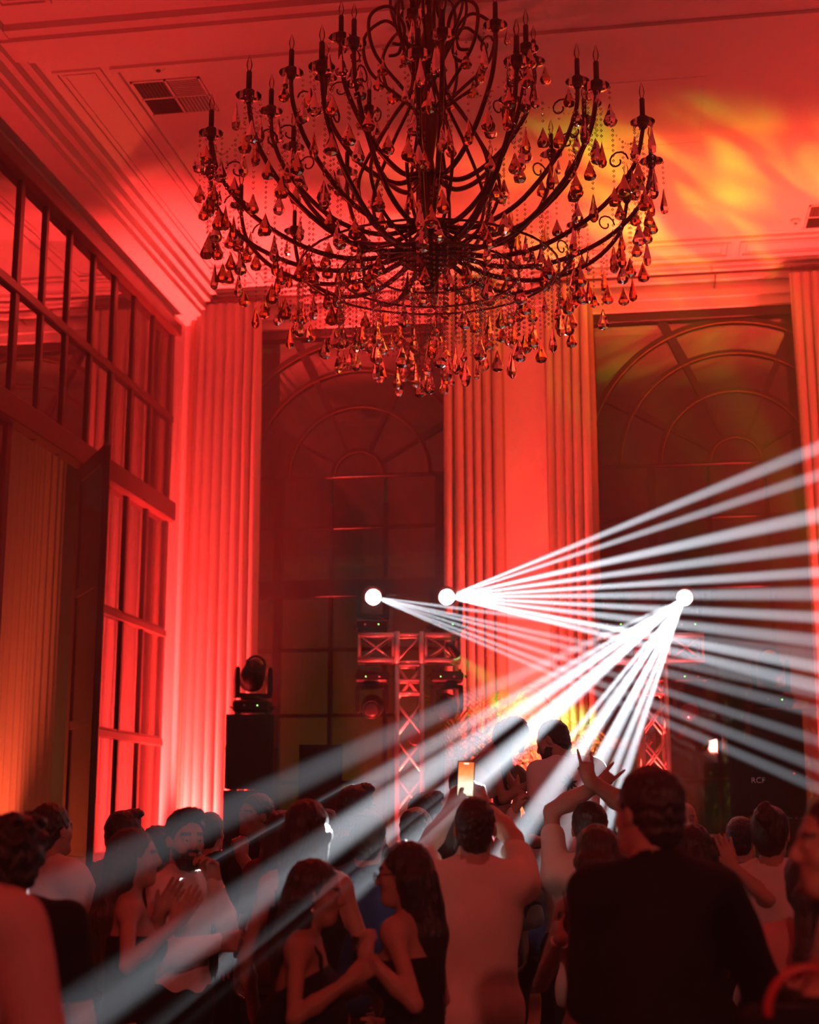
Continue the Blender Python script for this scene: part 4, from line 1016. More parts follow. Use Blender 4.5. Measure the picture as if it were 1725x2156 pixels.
    def hair_obj(name, lo, hi, fn, res, m, rip=None):
        F_ = Field(lo, hi, res); fn(F_)
        if rip: F_.ripple(*rip)
        P, Q = F_.mesh()
        if len(Q): link(name, to_mesh(name, [(P, Q)], [m]), root)
    hm = hairs[haircol]; sd = npeople[0]
    def skull(F_, grow=.0, front=.062, nape=-.075, cutz=.045):
        F_.add(Ell(hp(0, -.020, .036), V(.082 + grow, .099 + grow, .094 + grow) * hs, Rh), .01)
        F_.cut(hp(0, .050, cutz), Rh @ V(0, -.80, .62))          # hairline from forehead down behind the ears to the nape
    hb_lo, hb_hi = hc - .20 * hs, hc + .20 * hs
    if hair in ('short', 'fade', 'curly', 'balding', 'quiff'):
        g = dict(short=.004, fade=.0, curly=.022, balding=-.006, quiff=.006)[hair]
        def fn(F_):
            F_.add(Ell(hp(0, -.020, .036), V(.080 + g, .098 + g, .094 + g) * hs, Rh), .01)
            F_.add(Ell(hp(0, -.062, -.035), V(.062 + g, .042 + g, .062 + g) * hs, Rh), .03)
            if hair == 'quiff': F_.add(Ell(hp(0, .045, .115), V(.062, .045, .030) * hs, Rh), .02)
            if hair == 'curly':
                for i in range(26):
                    a = i * 2.4; zz = -.03 + .15 * (i / 26); rr = math.sqrt(max(0, 1 - ((zz - .03) / .13) ** 2))
                    F_.add(Ell(hp(.092 * rr * math.cos(a), -.02 + .10 * rr * math.sin(a), zz + .03), V(.024, .024, .024) * hs, Rh), .012)
            F_.cut(hp(0, .062, .068), Rh @ V(0, -.86, .50)); F_.cut(hp(0, -.06, -.092), Rh @ V(0, 0, 1))
            for q in (-1, 1): F_.add(Ell(hp(q * .085, .012, -.02), V(.022, .024, .040) * hs, Rh), .008, sub=True)
            if hair == 'balding': F_.add(Ell(hp(0, -.01, .13), V(.06, .075, .05) * hs, Rh), .02, sub=True)
        hair_obj('hair', hb_lo, hb_hi, fn, hh * .9, hm, (.0030 if hair != 'curly' else .005, 180 if hair != 'curly' else 120, sd))
    elif hair in ('long', 'bob', 'bun', 'ponytail', 'tied'):
        lo2 = hb_lo.copy(); hi2 = hb_hi.copy(); L = dict(long=.46, bob=.23, bun=.02, ponytail=.42, tied=.05)[hair] * s
        dn = V(0, 0, -1)
        bk = Rh @ V(0, -1, 0); bk[2] = 0; bk = nrm(bk); rt = np.cross(V(0, 0, 1), bk) * -1
        if hair in ('long', 'bob', 'ponytail'): lo2 -= V(.12, .12, L + .05); hi2 += V(.12, .12, 0)
        def fn(F_):
            F_.add(Ell(hp(0, -.022, .038), V(.086, .104, .096) * hs, Rh), .01)
            F_.add(Ell(hp(0, -.055, -.03), V(.072, .056, .075) * hs, Rh), .03)
            F_.cut(hp(0, .052, .062), Rh @ V(0, -.84, .54))
            if hair in ('long', 'bob'):
                for i in range(9):
                    a = (i - 4) / 4; root_ = hp(.074 * math.sin(a * 1.5), -.025 - .070 * math.cos(a * 1.35), -.02)
                    spread = .115 if hair == 'long' else .085
                    m1 = root_ + dn * L * .45 + rt * a * .045 + bk * .030 * (1 - abs(a) * .4); e = root_ + dn * L * (1 - .10 * abs(a) + .05 * math.sin(i * 2.3 + sd)) + rt * a * (spread - .05) + bk * .030 * (1 - abs(a))
                    F_.add(Cap(root_, m1, .036 * hs, .042 * s), .03); F_.add(Cap(m1, e, .042 * s, .016 * s if hair == 'long' else .032 * s), .03)
            if hair == 'bun':
                c0 = hp(0, -.085, .085); F_.add(Ell(c0, V(.055, .05, .052) * hs, Rh), .015)
                for i in range(12): F_.add(Ell(c0 + .045 * V(math.cos(i * 2.4) * math.sin(i), math.sin(i * 2.4) * math.sin(i), math.cos(i)), V(.02, .02, .02) * hs), .01)
            if hair == 'ponytail':
                p0 = hp(0, -.115, .03); p1 = p0 + bk * .05 + dn * .05; p2 = p1 + dn * L * .5 + bk * .015; p3 = p2 + dn * L * .5
                F_.add(Cap(hp(0, -.09, .03), p1, .026, .034), .02); F_.add(Cap(p1, p2, .036, .040), .03); F_.add(Cap(p2, p3, .040, .012), .03)
            for q in (-1, 1):
                if hair in ('bun', 'ponytail', 'tied'): F_.add(Ell(hp(q * .088, .012, -.02), V(.020, .022, .038) * hs, Rh), .008, sub=True)
        hair_obj('hair', lo2, hi2, fn, hh, hm, (.0035, 150, sd, (1, 1, .22)))
        if hair == 'long':                                            # loose locks over the mass
            rn = random.Random(sd); b = MB()
            for i in range(46):
                a = rn.uniform(-1.05, 1.05); r0 = hp(.084 * math.sin(a * 1.5), -.03 - .085 * math.cos(a * 1.35), rn.uniform(-.02, .06)); ph = rn.uniform(0, 6); LL = L * rn.uniform(.75, 1.08)
                pts = []
                for j in range(9):
                    u = j / 8; pts.append(Vector(r0 + dn * (LL + .05) * u + rt * (a * .055 * math.sin(u * 1.6) + .012 * math.sin(u * 7 + ph)) + bk * (.050 * math.sin(min(1, u * 1.4) * PI * .62) + .008 * math.cos(u * 6 + ph))))
                b.tube(pts, [.0055 * (1 - .75 * j / 8) for j in range(9)], 4)
            tag(b.build('loose_locks', hm, root, True), kind='stuff')
    if beard:
        def fn(F_):
            F_.add(Ell(hp(0, .022, -.050), V(.065, .072, .070) * hs, Rh), .02); F_.add(Cap(hp(-.026, .064, -.092), hp(.026, .064, -.092), .032 * hs), .03)
            F_.add(Cap(hp(-.024, .088, -.036), hp(.024, .088, -.036), .008 * hs), .01)
            F_.add(Ell(hp(0, .092, -.055), V(.020, .018, .0075) * hs, Rh), .005, sub=True); F_.add(Ell(hp(0, .085, -.010), V(.05, .045, .022) * hs, Rh), .012, sub=True)
            for q in (-1, 1): F_.add(Ell(hp(q * .05, .075, -.030), V(.026, .03, .022) * hs, Rh), .01, sub=True)
            F_.cut(hp(0, .0, -.025), Rh @ V(0, .55, -.75)); F_.cut(hp(0, -.012, 0), Rh @ V(0, 1, 0))
        hair_obj('beard', hb_lo, hb_hi, fn, hh * .85, hairs[beard], (.0028, 200, sd))
    # ---- clothes
    def garment(name, tags, infl, m, cuts=(), extra=None, res=None, rip=(.0035, 30), sub=(), armcut=None):
        F_ = Field(blo - .03, bhi + .03, res or top_h); done = False
        for tg, p, k in pr:
            for w, g in tags.items():
                if tg.startswith(w):
                    if w == 'uarm' and armcut: p = Cap(p.a, p.a + (p.b - p.a) * armcut, p.r1 * 1.06, p.r2 * 1.22)
                    F_.add(p, max(k, .03), infl * g)
        if extra: extra(F_)
        if rip: F_.ripple(rip[0], rip[1], sd + len(name), (1, 1, .8))
        for p_, n_ in cuts: F_.cut(p_, n_)
        P, Q = F_.mesh()
        return link(name, to_mesh(name, [(P, Q)], [m]), root) if len(Q) else None
    zt = T @ V(0, 0, 1)
    M_ = CL[topcol]
    if top == 'tee':
        def ex(F_):
            F_.add(Cap(tp(0, 0, 1.25), tp(0, .01, .95), .02), .02)
            F_.add(Cap(tp(0, -.02, 1.53), tp(0, .05, 1.56), .062 * s), .006, sub=True)
        garment('tee_shirt', dict(torso=1.25, uarm=1), .016, M_, [(tp(0, 0, .87), zt)], ex, armcut=.62)
    elif top in ('shirt', 'jacket'):
        g = .013 if top == 'shirt' else .024
        def ex(F_):
            F_.add(Cap(tp(0, -.02, 1.56), tp(0, .05, 1.60), .058 * s), .006, sub=True)
            if top == 'jacket':
                for q in (-1, 1): F_.add(Ell(tp(q * (sw - .012), -.015, 1.415), V(.062, .066, .040) * s, T), .03)
                F_.add(Cap(tp(0, -.022, 1.44), tp(0, -.016, 1.505), .080 * s, .071 * s), .02); F_.add(Cap(tp(0, -.01, 1.50), tp(0, .02, 1.62), .064 * s), .006, sub=True)
                F_.add(Cap(tp(-.06, 0, .92), tp(.06, 0, .92), .128 * s), .06); F_.add(Cap(tp(0, 0, 1.3), tp(0, 0, .95), .11 * s), .06)
        garment('suit_jacket' if top == 'jacket' else 'shirt', dict(torso=.75 if top == 'jacket' else 1, uarm=.8 if top == 'jacket' else 1, farm=.8), g, M_, [(tp(0, 0, .86 if top == 'shirt' else .72), zt)], ex, rip=(.004, 26))
        cm = CL['white'] if top == 'jacket' else M_
        F_ = Field(neck - .13, neck + .13, .007); F_.add(Cap(tp(0, -.02, 1.475), tp(0, -.008, 1.525), .070 * s, .064 * s), .01); F_.add(Cap(tp(0, -.02, 1.42), tp(0, -.008, 1.60), .060 * s, .056 * s), .004, sub=True)
        F_.cut(tp(0, 0, 1.500 if top == 'jacket' else 1.482), zt); F_.cut(tp(0, 0, 1.540), -zt)
        P, Q = F_.mesh(); link('collar', to_mesh('collar', [(P, Q)], [cm]), root)
    elif top in ('strapless', 'camisole', 'backless'):
        zc = dict(strapless=1.335, camisole=1.36, backless=1.30)[top]
        cuts = [(tp(0, 0, .84), zt), (tp(0, 0, zc), -zt)]
        if top == 'backless': cuts = [(tp(0, 0, .84), zt), (tp(0, .03, 1.34), T @ V(0, .55, -.85))]
        garment('top', dict(torso=1), .009, M_, cuts)
        if top != 'strapless':
            for q in (-1, 1):
                MB().tube([Vector(tp(q * .085, .110 * bw, zc - .05)), Vector(tp(q * .10, .075 * bw, 1.42)), Vector(tp(q * .10, 0, 1.487)), Vector(tp(q * .10, -.065 * bw, 1.44)), Vector(tp(q * .085, -.108 * bw, 1.32))], .007, 6).build('strap', M_, root, True)
    if bottom == 'trousers' or bottom == 'shorts':
        cut = [(hip0 + V(0, 0, .10 * s) if seat_z is None else tp(0, 0, 1.05), -zt if seat_z is None else -zt)]
        tags = dict(thigh=1, shin=1) if bottom == 'trousers' else dict(thigh=1)
        F_ = None
        tk = 1.06 if top == 'shirt' else .985
        def ex(F_): F_.add(Ell(tp(0, 0, .96), V(.184 * bw * tk, .136 * bw * tk, .135) * s, T), .03)
        garment(bottom, tags, .014, CL[botcol], cut, ex, res=top_h * 1.2)
        for q, nm in ((-1, 'l'), (1, 'r')):
            ft = [p for tg, p, _ in pr if tg == 'foot' + nm][0]
            F_ = Field(np.minimum(ft.a, ft.b) - .09, np.maximum(ft.a, ft.b) + .09, .014); F_.add(ft, .02, .010)
            F_.add(Cap(ft.a + V(0, 0, .05), ft.a, .046 * s), .03)
            if seat_z is None: F_.cut(V(0, 0, .003), V(0, 0, 1))
            P, Q = F_.mesh(); link('shoe', to_mesh('shoe', [(P, Q)], [CL['white' if legs else 'black']]), root)
    else:                                                             # dress skirt
        def ex(F_):
            F_.add(Ell(tp(0, 0, .96), V(.172 * bw, .122 * bw, .13) * s, T), .03)
            F_.add(Cap(hip0 + V(0, 0, -.05), V(0, 0, .50) * s, .165 * s * bw, .20 * s), .05)
        garment('skirt', dict(thigh=.5), .01, CL[botcol], [(hip0 + V(0, 0, .12 * s), -zt), (V(0, 0, .46 * s), V(0, 0, 1))], ex, res=top_h * 1.2)
        for q, nm in ((-1, 'l'), (1, 'r')):
            ft = [p for tg, p, _ in pr if tg == 'foot' + nm][0]
            F_ = Field(np.minimum(ft.a, ft.b) - .08, np.maximum(ft.a, ft.b) + .08, .013); F_.add(ft, .02, .007); F_.cut(V(0, 0, .004), V(0, 0, 1))
            P, Q = F_.mesh(); link('shoe', to_mesh('shoe', [(P, Q)], [CL['black']]), root)
    if belt:
        pts = [Vector(tp(.182 * bw * math.cos(a), .132 * bw * math.sin(a), 1.0)) for a in [k * PI / 14 for k in range(28)]]
        b = MB()
        for p in pts: pass
        n = len(pts); zz = Vector(zt) * .019
        vs_ = [p - zz for p in pts] + [p + zz for p in pts] + [p * 1.0 - zz + Vector(p - Vector(tp(0, 0, 1.0))) * .03 for p in pts] + [p + zz + Vector(p - Vector(tp(0, 0, 1.0))) * .03 for p in pts]
        fs = []
        for i in range(n):
            j = (i + 1) % n; fs += [(2 * n + i, 2 * n + j, 3 * n + j, 3 * n + i), (n + i, n + j, j, i), (n + j, n + i, 3 * n + i, 3 * n + j), (i, j, 2 * n + j, 2 * n + i)]
        b.add(vs_, fs).build('belt', CL['black'], root)
    if tie:
        b = MB(); w = [(.012, 1.50), (.018, 1.46), (.022, 1.36), (.027, 1.22), (.034, 1.10), (.0, 1.05)]
        L_ = [Vector(tp(-a, .145 * bw - .0 * i + (.0 if i else -.05), z)) for i, (a, z) in enumerate(w)]; R_ = [Vector(tp(a, .145 * bw + (.0 if i else -.05), z)) for i, (a, z) in enumerate(w)]
        off = Vector(T @ V(0, .012, 0)); n = len(w)
        fs = [(i, i + 1, n + i + 1, n + i) for i in range(n - 1)]; b.add(L_ + R_, [f[::-1] for f in fs]); b.add([p + off for p in L_ + R_], fs)
        b.build('necktie', CL['black'], root)
    def world(p): return Vector(base + B @ V(p))
    return dict(root=root, wr=WR, hp=lambda *a: world(hp(*a)), tp=lambda *a: world(tp(*a)), base=base, B=B, hc=world(hc), Rh=B @ Rh, T=B @ T)
def attach(name, mb, m, who, smooth=True):
    """a part given in room coordinates, parented to a person"""
    o = mb.build(name, m, who['root'], smooth)
    o.matrix_parent_inverse = Matrix.LocRotScale(who['root'].location, who['root'].rotation_euler, None).inverted()
    return o
# ------------------------------------------------------------------ the crowd
W_ = lambda x, y, d: at(x, y, d=d)
DN = {}
up_arm = lambda q: dict(pole=(q * .9, -.1, -.3))
person('person nearest at the left picture edge in a loose pale pink shirt', (-95, 1600), 3.3, face=78, top='shirt', topcol='pink', h=.012, arms=dict(r=dict(t=(.30, .10, .90))))
person('person with a big dark curly head beside the pink shirt at the left edge', (30, 1730), 4.7, face=105, hair='curly', top='tee', topcol='black', hh=.007)
person('person in white tee, black belt and khaki trousers, back turned, far left', (114, 1693), 7.0, face=62, hair='short', top='tee', topcol='white', botcol='khaki', belt=True, arms=dict(r=dict(t=(.20, .32, 1.05)), l=dict(t=(-.25, .15, .9))), lean=(-2, 0))
person('dark-haired person behind the long-haired woman on the left', (268, 1710), 7.8, face=50, hair='quiff', top='tee', topcol='maroon')
person('woman with long brown hair in black strapless dress clapping her hands', (288, 1745), 6.0, face=22, sex='f', skin=0, hair='long', haircol='brown', top='strapless', topcol='black', bottom='dress', botcol='black', hh=.007, hand_h=.005,
       arms=dict(r=dict(t=W_(372, 1942, 5.75), h='open', u=(.1, .5, .75), n=(-1, 0, .1), pole=(.6, -.5, -.8)), l=dict(t=W_(338, 1920, 6.05), h='open', u=(.1, .5, .8), n=(1, 0, .1), pole=(-.6, -.4, -.8))))
bm = person('bearded man in white shirt and black tie turning to the camera', (393, 1707), 6.5, face=-8, hair='quiff', haircol='black', beard='black', top='shirt', topcol='white', tie=True, look=(-42, -4, 0), eyes=True, hh=.0055, hand_h=.005,
            arms=dict(l=dict(t=W_(452, 1858, 6.45), h='hold', u=(.1, -.15, 1), n=(.9, -.4, 0), pole=(-.2, .3, -1)), r=dict(t=W_(462, 1985, 6.25), h='hold', u=(-.1, 1, .05), n=(-1, 0, -.1), pole=(.4, -.6, -.8))))
person('dark-haired person just behind the bearded man', (338, 1742), 7.3, face=70, hair='short', top='tee', topcol='black')
person('person in black raising a braceleted hand in the beam beside the left stack', (538, 1672), 8.7, face=-150, skin=1, hair='short', top='tee', topcol='black', look=(20, 0, 0), arms=dict(l=dict(t=W_(508, 1800, 8.35), h='fist', u=(0, .1, 1), pole=(-.6, -.2, -1))))
person('dark-haired person half hidden behind the tall long-haired woman', (596, 1708), 8.0, face=80, sex='f', hair='bob', haircol='dark', top='tee', topcol='maroon')
hw = person('tall woman with long black hair seen from behind, hair edge catching light', (650, 1683), 5.9, face=84, sex='f', hair='long', haircol='black', top='camisole', topcol='black', bottom='dress', botcol='black', hh=.007, arms=dict(l=dict(t=(-.26, .15, .95)), r=dict(t=(.22, .22, 1.0))))
person('tall dark-haired person left of the left truss tower', (754, 1655), 7.8, face=45, hair='quiff', top='tee', topcol='black')
person('round dark head and navy tee between the whispering women', (776, 1711), 6.85, face=88, hair='short', haircol='dark', top='tee', topcol='navy')
person('balding person in a blue tee before the left truss tower', (880, 1697), 7.6, face=60, skin=1, hair='balding', haircol='black', top='tee', topcol='blue')
person('dark-haired person far back right of the left truss tower', (902, 1671), 8.4, face=40, hair='quiff', top='tee', topcol='grey')
person('woman with tied hair and pink top left of the man filming', (958, 1712), 7.2, face=40, sex='f', hair='tied', haircol='dark', top='tee', topcol='pink')
nw = person('whispering woman on the left, long dark hair, face in profile to the right', (668, 1812), 5.3, face=4, sex='f', skin=1, hair='long', haircol='dark', top='backless', topcol='black', bottom='dress', botcol='black', lean=(7, 0), hh=.006, hand_h=.005,
            arms=dict(r=dict(t=W_(742, 2060, 5.05), h='hold', pole=(.3, -.8, -.6)), l=dict(t=W_(770, 2080, 5.5), pole=(-.3, -.6, -.6))))
ow = person('whispering woman on the right, long black hair, black strapless dress', (848, 1773), 5.4, face=158, sex='f', skin=0, hair='long', haircol='black', top='strapless', topcol='black', bottom='dress', botcol='black', lean=(5, 0), look=(14, 0, 0), hh=.006, hand_h=.005,
            arms=dict(l=dict(t=W_(768, 2010, 5.15), h='fist', u=(0, .15, 1), n=(1, 0, 0), pole=(-.5, -.5, -1)), r=dict(t=(.15, .25, 1.05))))
pm = person('man in a pale tee filming with a raised phone, back turned', (1000, 1679), 6.0, face=96, hair='fade', haircol='black', top='tee', topcol='cream', botcol='black', hh=.006, hand_h=.005, look=(0, 6, 0),
            arms=dict(r=dict(t=W_(1020, 1696, 6.42), h='phone', u=(-.35, .05, 1), n=(-.8, .6, 0), pole=(1, -.3, -.35)), l=dict(t=W_(952, 1700, 6.42), h='phone', u=(.3, .05, 1), n=(.8, .6, 0), pole=(-.8, .1, -.7))))
# the couple lifted on shoulders
seat_l = dict(l=((-.15, .36, .06), (-.13, .40, -.36), (-.14, .54, -.42)), r=((.15, .36, .06), (.13, .40, -.36), (.14, .54, -.42)))
q1 = person('girl lifted above the crowd, bending right to kiss the man', (1080, 1512), 9.0, face=12, sex='f', H=1.66, skin=1, hair='long', haircol='dark', top='camisole', topcol='cream', bottom='shorts', botcol='cream', lean=(34, 4), look=(-6, -14, 0), seat_z=1, legs=seat_l, hh=.007,
            arms=dict(r=dict(t=W_(1135, 1640, 8.75), h='open', pole=(.4, -.3, -1)), l=dict(t=W_(1165, 1600, 9.1), h='open', pole=(-.4, 0, -1))))
q2 = person('man in white tee with a palm print lifted above the crowd, kissing', (1163, 1517), 8.85, face=118, H=1.76, hair='fade', haircol='black', top='tee', topcol='white', botcol='jeans', lean=(13, -4), look=(46, -12, 0), seat_z=1, legs=seat_l, hh=.006, beard='black',
            arms=dict(l=dict(t=W_(1092, 1668, 8.75), h='open', pole=(-.5, -.2, -1)), r=dict(t=W_(1110, 1640, 9.1), h='open', pole=(.5, -.2, -1))))
def carrier(rider, label, face, Hc, topcol, fwd=.13, **kw):
    b = Vector(rider['base']); a = math.radians(face)
    return person(label, Vector((b.x + fwd * math.cos(a), b.y + fwd * math.sin(a), Hc)), None, face=face, H=Hc, top='shirt', topcol=topcol, hair='short', **kw)
hz2 = q2['base'][2]; hz1 = q1['base'][2]
carrier(q2, 'man in cream shirt carrying the palm-print man on his shoulders', 118, (hz2 - .06) / .80, 'cream', arms=dict(l=dict(t=W_(1082, 1712, 8.6), h='hold', pole=(-.8, -.2, -.4)), r=dict(t=(.22, .30, 1.22), h='hold', pole=(.8, -.2, -.6))))
carrier(q1, 'man in pink shirt carrying the bending girl on his shoulders', 12, (hz1 - .06) / .80, 'pink', arms=dict(l=dict(t=(-.22, .30, 1.22), h='hold'), r=dict(t=(.22, .30, 1.22), h='hold')))
person('dark-haired person crossing raised arms in two horn hand signs', (1240, 1690), 7.0, face=100, skin=0, hair='short', top='tee', topcol='cream', hh=.007, hand_h=.0045, build=.88,
       arms=dict(r=dict(t=W_(1240, 1640, 6.85), s=.82, h='horns', u=(-.12, 0, 1), n=(-.1, 1, 0), pole=(1, .3, -.2)), l=dict(t=W_(1262, 1652, 7.0), s=.82, h='horns', u=(.75, 0, .65), n=(-.2, 1, .1), pole=(-1, .3, -.2))))
sb = person('woman with a straight brown bob holding a drink beside the suited man', (1252, 1738), 5.75, face=118, sex='f', hair='bob', haircol='brown', top='camisole', topcol='pink', bottom='dress', botcol='pink', hh=.007, hand_h=.005,
            arms=dict(l=dict(t=W_(1182, 1975, 5.5), h='hold', u=(.2, 1, .3), n=(.9, -.1, .2), pole=(-.6, -.5, -1)), r=dict(t=(.22, .2, 1.0))))
person('big man in a black suit at the right, back turned, head to the left', (1360, 1616), 4.25, face=104, hair='short', haircol='black', top='jacket', topcol='suit', look=(30, 0, 0), hh=.006, h=.011, build=.93, arms=dict(r=dict(t=(.28, .16, .98), pole=(.5, -.5, -.6)), l=dict(t=(-.10, .30, 1.15), pole=(-.2, -.4, -1))))
person('woman with long black hair just right of the suited man', (1456, 1736), 6.3, face=92, sex='f', hair='long', haircol='black', top='camisole', topcol='black', bottom='dress', botcol='black')
person('dark-haired woman raising an open hand right of the suited man', (1505, 1760), 6.8, face=70, sex='f', hair='bob', haircol='dark', top='camisole', topcol='black', bottom='dress', botcol='black', arms=dict(r=dict(t=W_(1542, 1822, 6.6), h='open', u=(-.35, .1, 1), n=(-.2, 1, 0), pole=(.8, -.2, -.8))))
person('grey balding head far back near the right truss tower', (1442, 1688), 10.4, face=-80, hair='balding', haircol='grey', top='tee', topcol='grey')
person('woman with curly bun and white tee at the right, back turned', (1622, 1697), 6.6, face=72, sex='f', hair='bun', haircol='dark', top='tee', topcol='white', botcol='black', hh=.007)
person('woman with a dark ponytail in a maroon top at the right edge', (1702, 1795), 5.0, face=78, sex='f', hair='ponytail', haircol='black', top='tee', topcol='pink', bottom='dress', botcol='maroon')
wr = person('woman in close profile facing left at the right picture edge', (1758, 1668), 3.35, face=186, sex='f', skin=0, hair='tied', haircol='black', top='strapless', topcol='black', bottom='dress', botcol='black', eyes=True, h=.011, hh=.005, hand_h=.005,
            arms=dict(l=dict(t=(-.10, .30, 1.12), h='hold', u=(.9, .4, 0), n=(0, .3, -1), pole=(-.5, -.4, -1)), r=dict(t=(.10, .30, 1.10), h='hold', u=(-.9, .4, 0), n=(0, .3, -1))))
for i, (x, y, dd, fc, hr_, cl, lab) in enumerate(((1010, 1700, 9.6, 95, 'short', 'black', 'dark figure far back behind the man filming'), (1120, 1712, 9.8, 80, 'short', 'navy', 'dark figure far back below the kissing couple'), (1195, 1705, 10.2, 100, 'quiff', 'black', 'dark figure far back between couple and horn signs'),
        (690, 1705, 9.4, 85, 'short', 'black', 'dark figure far back beside the tall woman'), (1560, 1722, 8.6, 75, 'short', 'grey', 'dark figure far back left of the curly bun'), (445, 1712, 9.2, 80, 'short', 'black', 'dark figure far back right of the bearded man'))):
    person(lab, (x, y), dd, face=fc, hair=hr_, top='tee', topcol=cl, h=.016, hh=.010, hand_h=.008, top_h=.015)
# ------------------------------------------------------------------ things in hands
def screen_mat():
    m = bpy.data.materials.new('phone_screen'); m.use_nodes = True; nt = m.node_tree; N = nt.nodes.new; L = nt.links.new
    b = nt.nodes['Principled BSDF']; tc = N('ShaderNodeTexCoord'); sx = N('ShaderNodeSeparateXYZ'); L(tc.outputs['Object'], sx.inputs[0])
    nz = N('ShaderNodeTexNoise'); nz.inputs['Scale'].default_value = 60; L(tc.outputs['Object'], nz.inputs['Vector'])
    mr = N('ShaderNodeMapRange'); mr.inputs['From Min'].default_value = -.07; mr.inputs['From Max'].default_value = .07; L(sx.outputs['Z'], mr.inputs['Value'])
    ad = N('ShaderNodeMath'); ad.operation = 'MULTIPLY_ADD'; ad.inputs[1].default_value = .18; L(nz.outputs['Fac'], ad.inputs[0]); L(mr.outputs[0], ad.inputs[2])
    rp = N('ShaderNodeValToRGB'); e = rp.color_ramp.elements; e[0].position = .1; e[0].color = (.75, .62, .42, 1); e[1].position = 1; e[1].color = (.85, .14, .03, 1)
    k = e.new(.42); k.color = (1, .85, .62, 1); k = e.new(.72); k.color = (1, .33, .10, 1)
    L(ad.outputs[0], rp.inputs[0]); L(rp.outputs[0], b.inputs['Emission Color']); b.inputs['Emission Strength'].default_value = 1.1; b.inputs['Base Color'].default_value = (.02, .02, .02, 1)
    m.cycles.emission_sampling = 'NONE'
    return m
pc = at(981, 1640, d=6.40)
ph = thing('phone', 'smartphone with a glowing orange screen held up to film', 'phone', pc, YAW - .02)
Mp = Matrix.Rotation(-.10, 4, 'X') @ Matrix.Rotation(math.radians(3), 4, 'Y')
MB().bbox((-.037, -.004, -.076), (.037, .004, .076), .006, Mp).build('case', blackplastic, ph)
MB().box((-.033, -.0052, -.071), (.033, -.0042, .071), Mp).build('screen', screen_mat(), ph)
MB().box((-.011, -.0060, .062), (.011, -.0052, .067), Mp).build('record_badge', led_red, ph)
ui = mat('screen_icons', (1, 1, 1), .4, emit=(1, .95, .9), estr=1.6)
for x in (-.02, .0, .02): MB().lathe([(0, 0), (.006, 0), (.006, .0006), (0, .0006)], 12, Mp @ Matrix.Translation((x, -.0052, -.055)) @ Matrix.Rotation(PI / 2, 4, 'X')).build('icon', ui, ph)
drink_glass = glass_mat('drinking_glass', 1.5, (.9, .9, .92))
def tumbler(p, label, r=.036, hgt=.105, straw=False):
    t = thing('drinking_glass', label, 'glass', p, 0, 'drinks held in the crowd')
    MB().lathe([(r * .82, 0), (r, hgt), (r - .003, hgt), (r * .82 - .003, .008), (0, .008)], 16).build('glass_wall', drink_glass, t, True)
    MB().lathe([(0, .009), (r * .80 - .003, .009), (r * .92 - .003, hgt * .55), (0, hgt * .55)], 16).build('drink', mat('pale_drink', (.5, .30, .22), .1, var=.1), t, True)
    for k in range(3):
        a = k * 2.1; MB().bbox((-.011, -.011, -.011), (.011, .011, .011), .003, Matrix.Translation((.014 * math.cos(a), .014 * math.sin(a), hgt * .5)) @ Matrix.Rotation(a, 4, 'X')).build('ice_cube', drink_glass, t)
    if straw: MB().tube([(.01, 0, .02), (-.012, .0, hgt + .075)], .003, 6).build('straw', blackplastic, t, True)
def grip(who, side, u=.075, n=.042): w, du, dn_, _ = who['wr'][side]; return Vector(w + du * u + dn_ * n)
g = grip(bm, 'r'); tumbler((g.x, g.y, g.z - .06), 'drinking glass in the lowered hand of the bearded man')
g = grip(sb, 'l'); tumbler((g.x, g.y, g.z - .05), 'drinking glass with a black straw held by the bob-haired woman', straw=True)
g = grip(ow, 'l', .05, .03); tumbler((g.x - .02, g.y - .02, g.z - .07), 'small glass between the two whispering women', .03, .08)
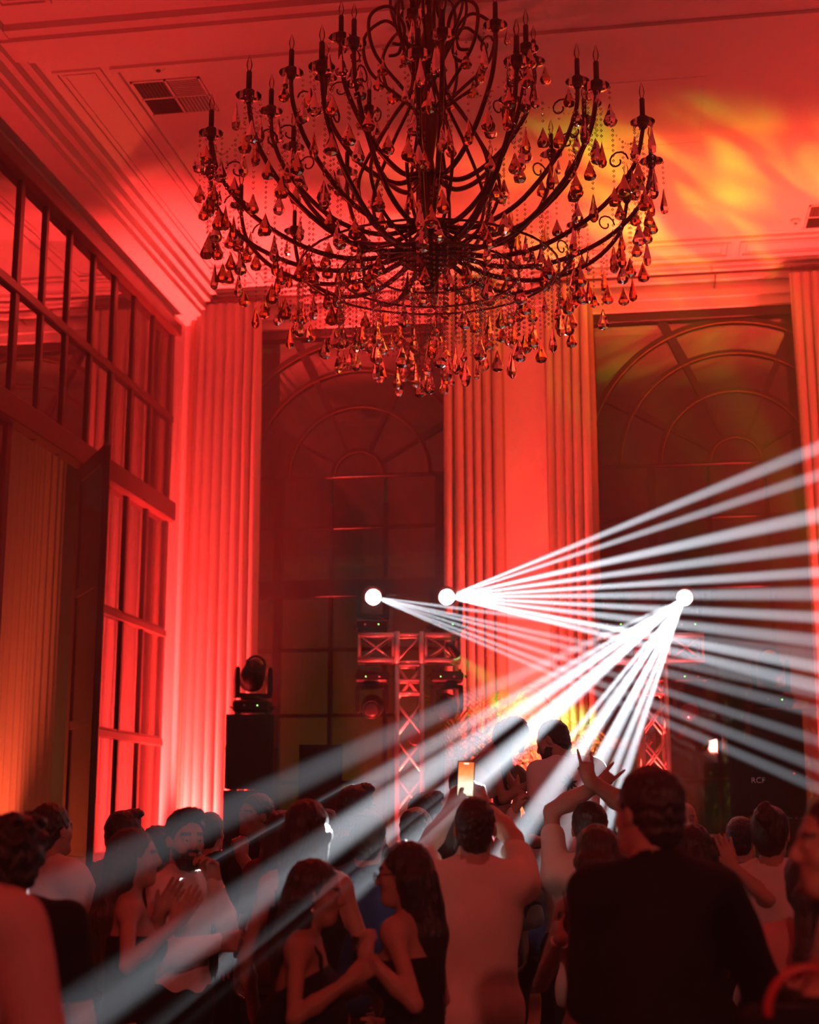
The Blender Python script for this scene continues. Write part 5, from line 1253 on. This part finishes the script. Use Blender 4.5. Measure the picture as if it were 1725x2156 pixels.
# hand jewellery, a watch and the print on the lifted man's shirt
def bracelet(who, side, m, r, back=.03, tube=.005, name='bracelet'):
    w, u, n, el = who['wr'][side]; ax = nrm(V(w) - V(el)); c = V(w) - ax * back; a = nrm(np.cross(ax, V(0, 0, 1.01))); b = np.cross(ax, a)
    attach(name, MB().tube([Vector(c + (a * math.cos(t) + b * math.sin(t)) * r) for t in [k * PI / 10 for k in range(20)]], tube, 6, closed=True), m, who)
bracelet(bm, 'l', chrome, .033, .03, .007, 'wristwatch'); bracelet(ow, 'l', gold, .028, .03); bracelet(sb, 'l', chrome, .028, .02); bracelet(pm, 'r', blackplastic, .034, .04, .006, 'wristband')
emb = MB(); ink = mat('dark_green_print', (.02, .05, .05), .8)
T2 = V(q2['T']); o0 = V(q2['tp'](-.045, -.126, 1.345))
for k in range(9):
    a = k * 2 * PI / 9 + .1; L_ = .044 if k % 2 else .054
    dv = T2 @ V(math.cos(a), 0, math.sin(a)); pv = T2 @ V(-math.sin(a), 0, math.cos(a)); nv = T2 @ V(0, -1, 0)
    q = [o0, o0 + dv * L_ * .5 + pv * .008, o0 + dv * L_, o0 + dv * L_ * .5 - pv * .008]
    emb.add([Vector(p + nv * .001) for p in q] + [Vector(p - nv * .012) for p in q], [(0, 1, 2, 3), (7, 6, 5, 4), (0, 4, 5, 1), (1, 5, 6, 2), (2, 6, 7, 3), (3, 7, 4, 0)])
attach('palm_print', emb, ink, q2, False)
# glasses on the right-hand whispering woman, earrings of the left one
b = MB()
for q in (-1, 1): b.tube([ow['hp'](q * .033 + .019 * math.cos(t), .103, .004 + .015 * math.sin(t)) for t in [k * PI / 8 for k in range(16)]], .0022, 5, closed=True)
for q in (-1, 1): b.tube([ow['hp'](q * .052, .102, .006), ow['hp'](q * .074, .06, .010), ow['hp'](q * .078, -.01, .008)], .002, 5)
b.tube([ow['hp'](-.014, .104, .006), ow['hp'](.014, .104, .006)], .002, 5)
attach('spectacles', b, blackplastic, ow)
for q in (-1, 1): attach('earring', MB().lathe([(0, 0), (.006, -.006), (.008, -.02), (0, -.034)], 8, Matrix.Translation(nw['hp'](q * .080, .0, -.04))), chrome, nw)
# clutch bag with a looped handle held by the woman at the right edge
bg = W_(1700, 2118, 3.05)
t = thing('handbag', 'dark handbag with a curved red handle at the lower right edge', 'bag', (bg.x, bg.y, bg.z - .16), YAW)
MB().bbox((-.13, -.04, 0), (.15, .04, .16), .03).build('bag_body', CL['black'], t)
MB().tube([(.085 * math.cos(a) + .0, -.03, .15 + .085 * math.sin(a)) for a in [-.3 + k * (PI + .6) / 14 for k in range(15)]], .009, 8).build('handle', mat('red_leather', (.45, .03, .03), .35), t, True)
MB().bbox((-.02, -.046, .09), (.02, -.038, .12), .004).build('clasp', gold, t)
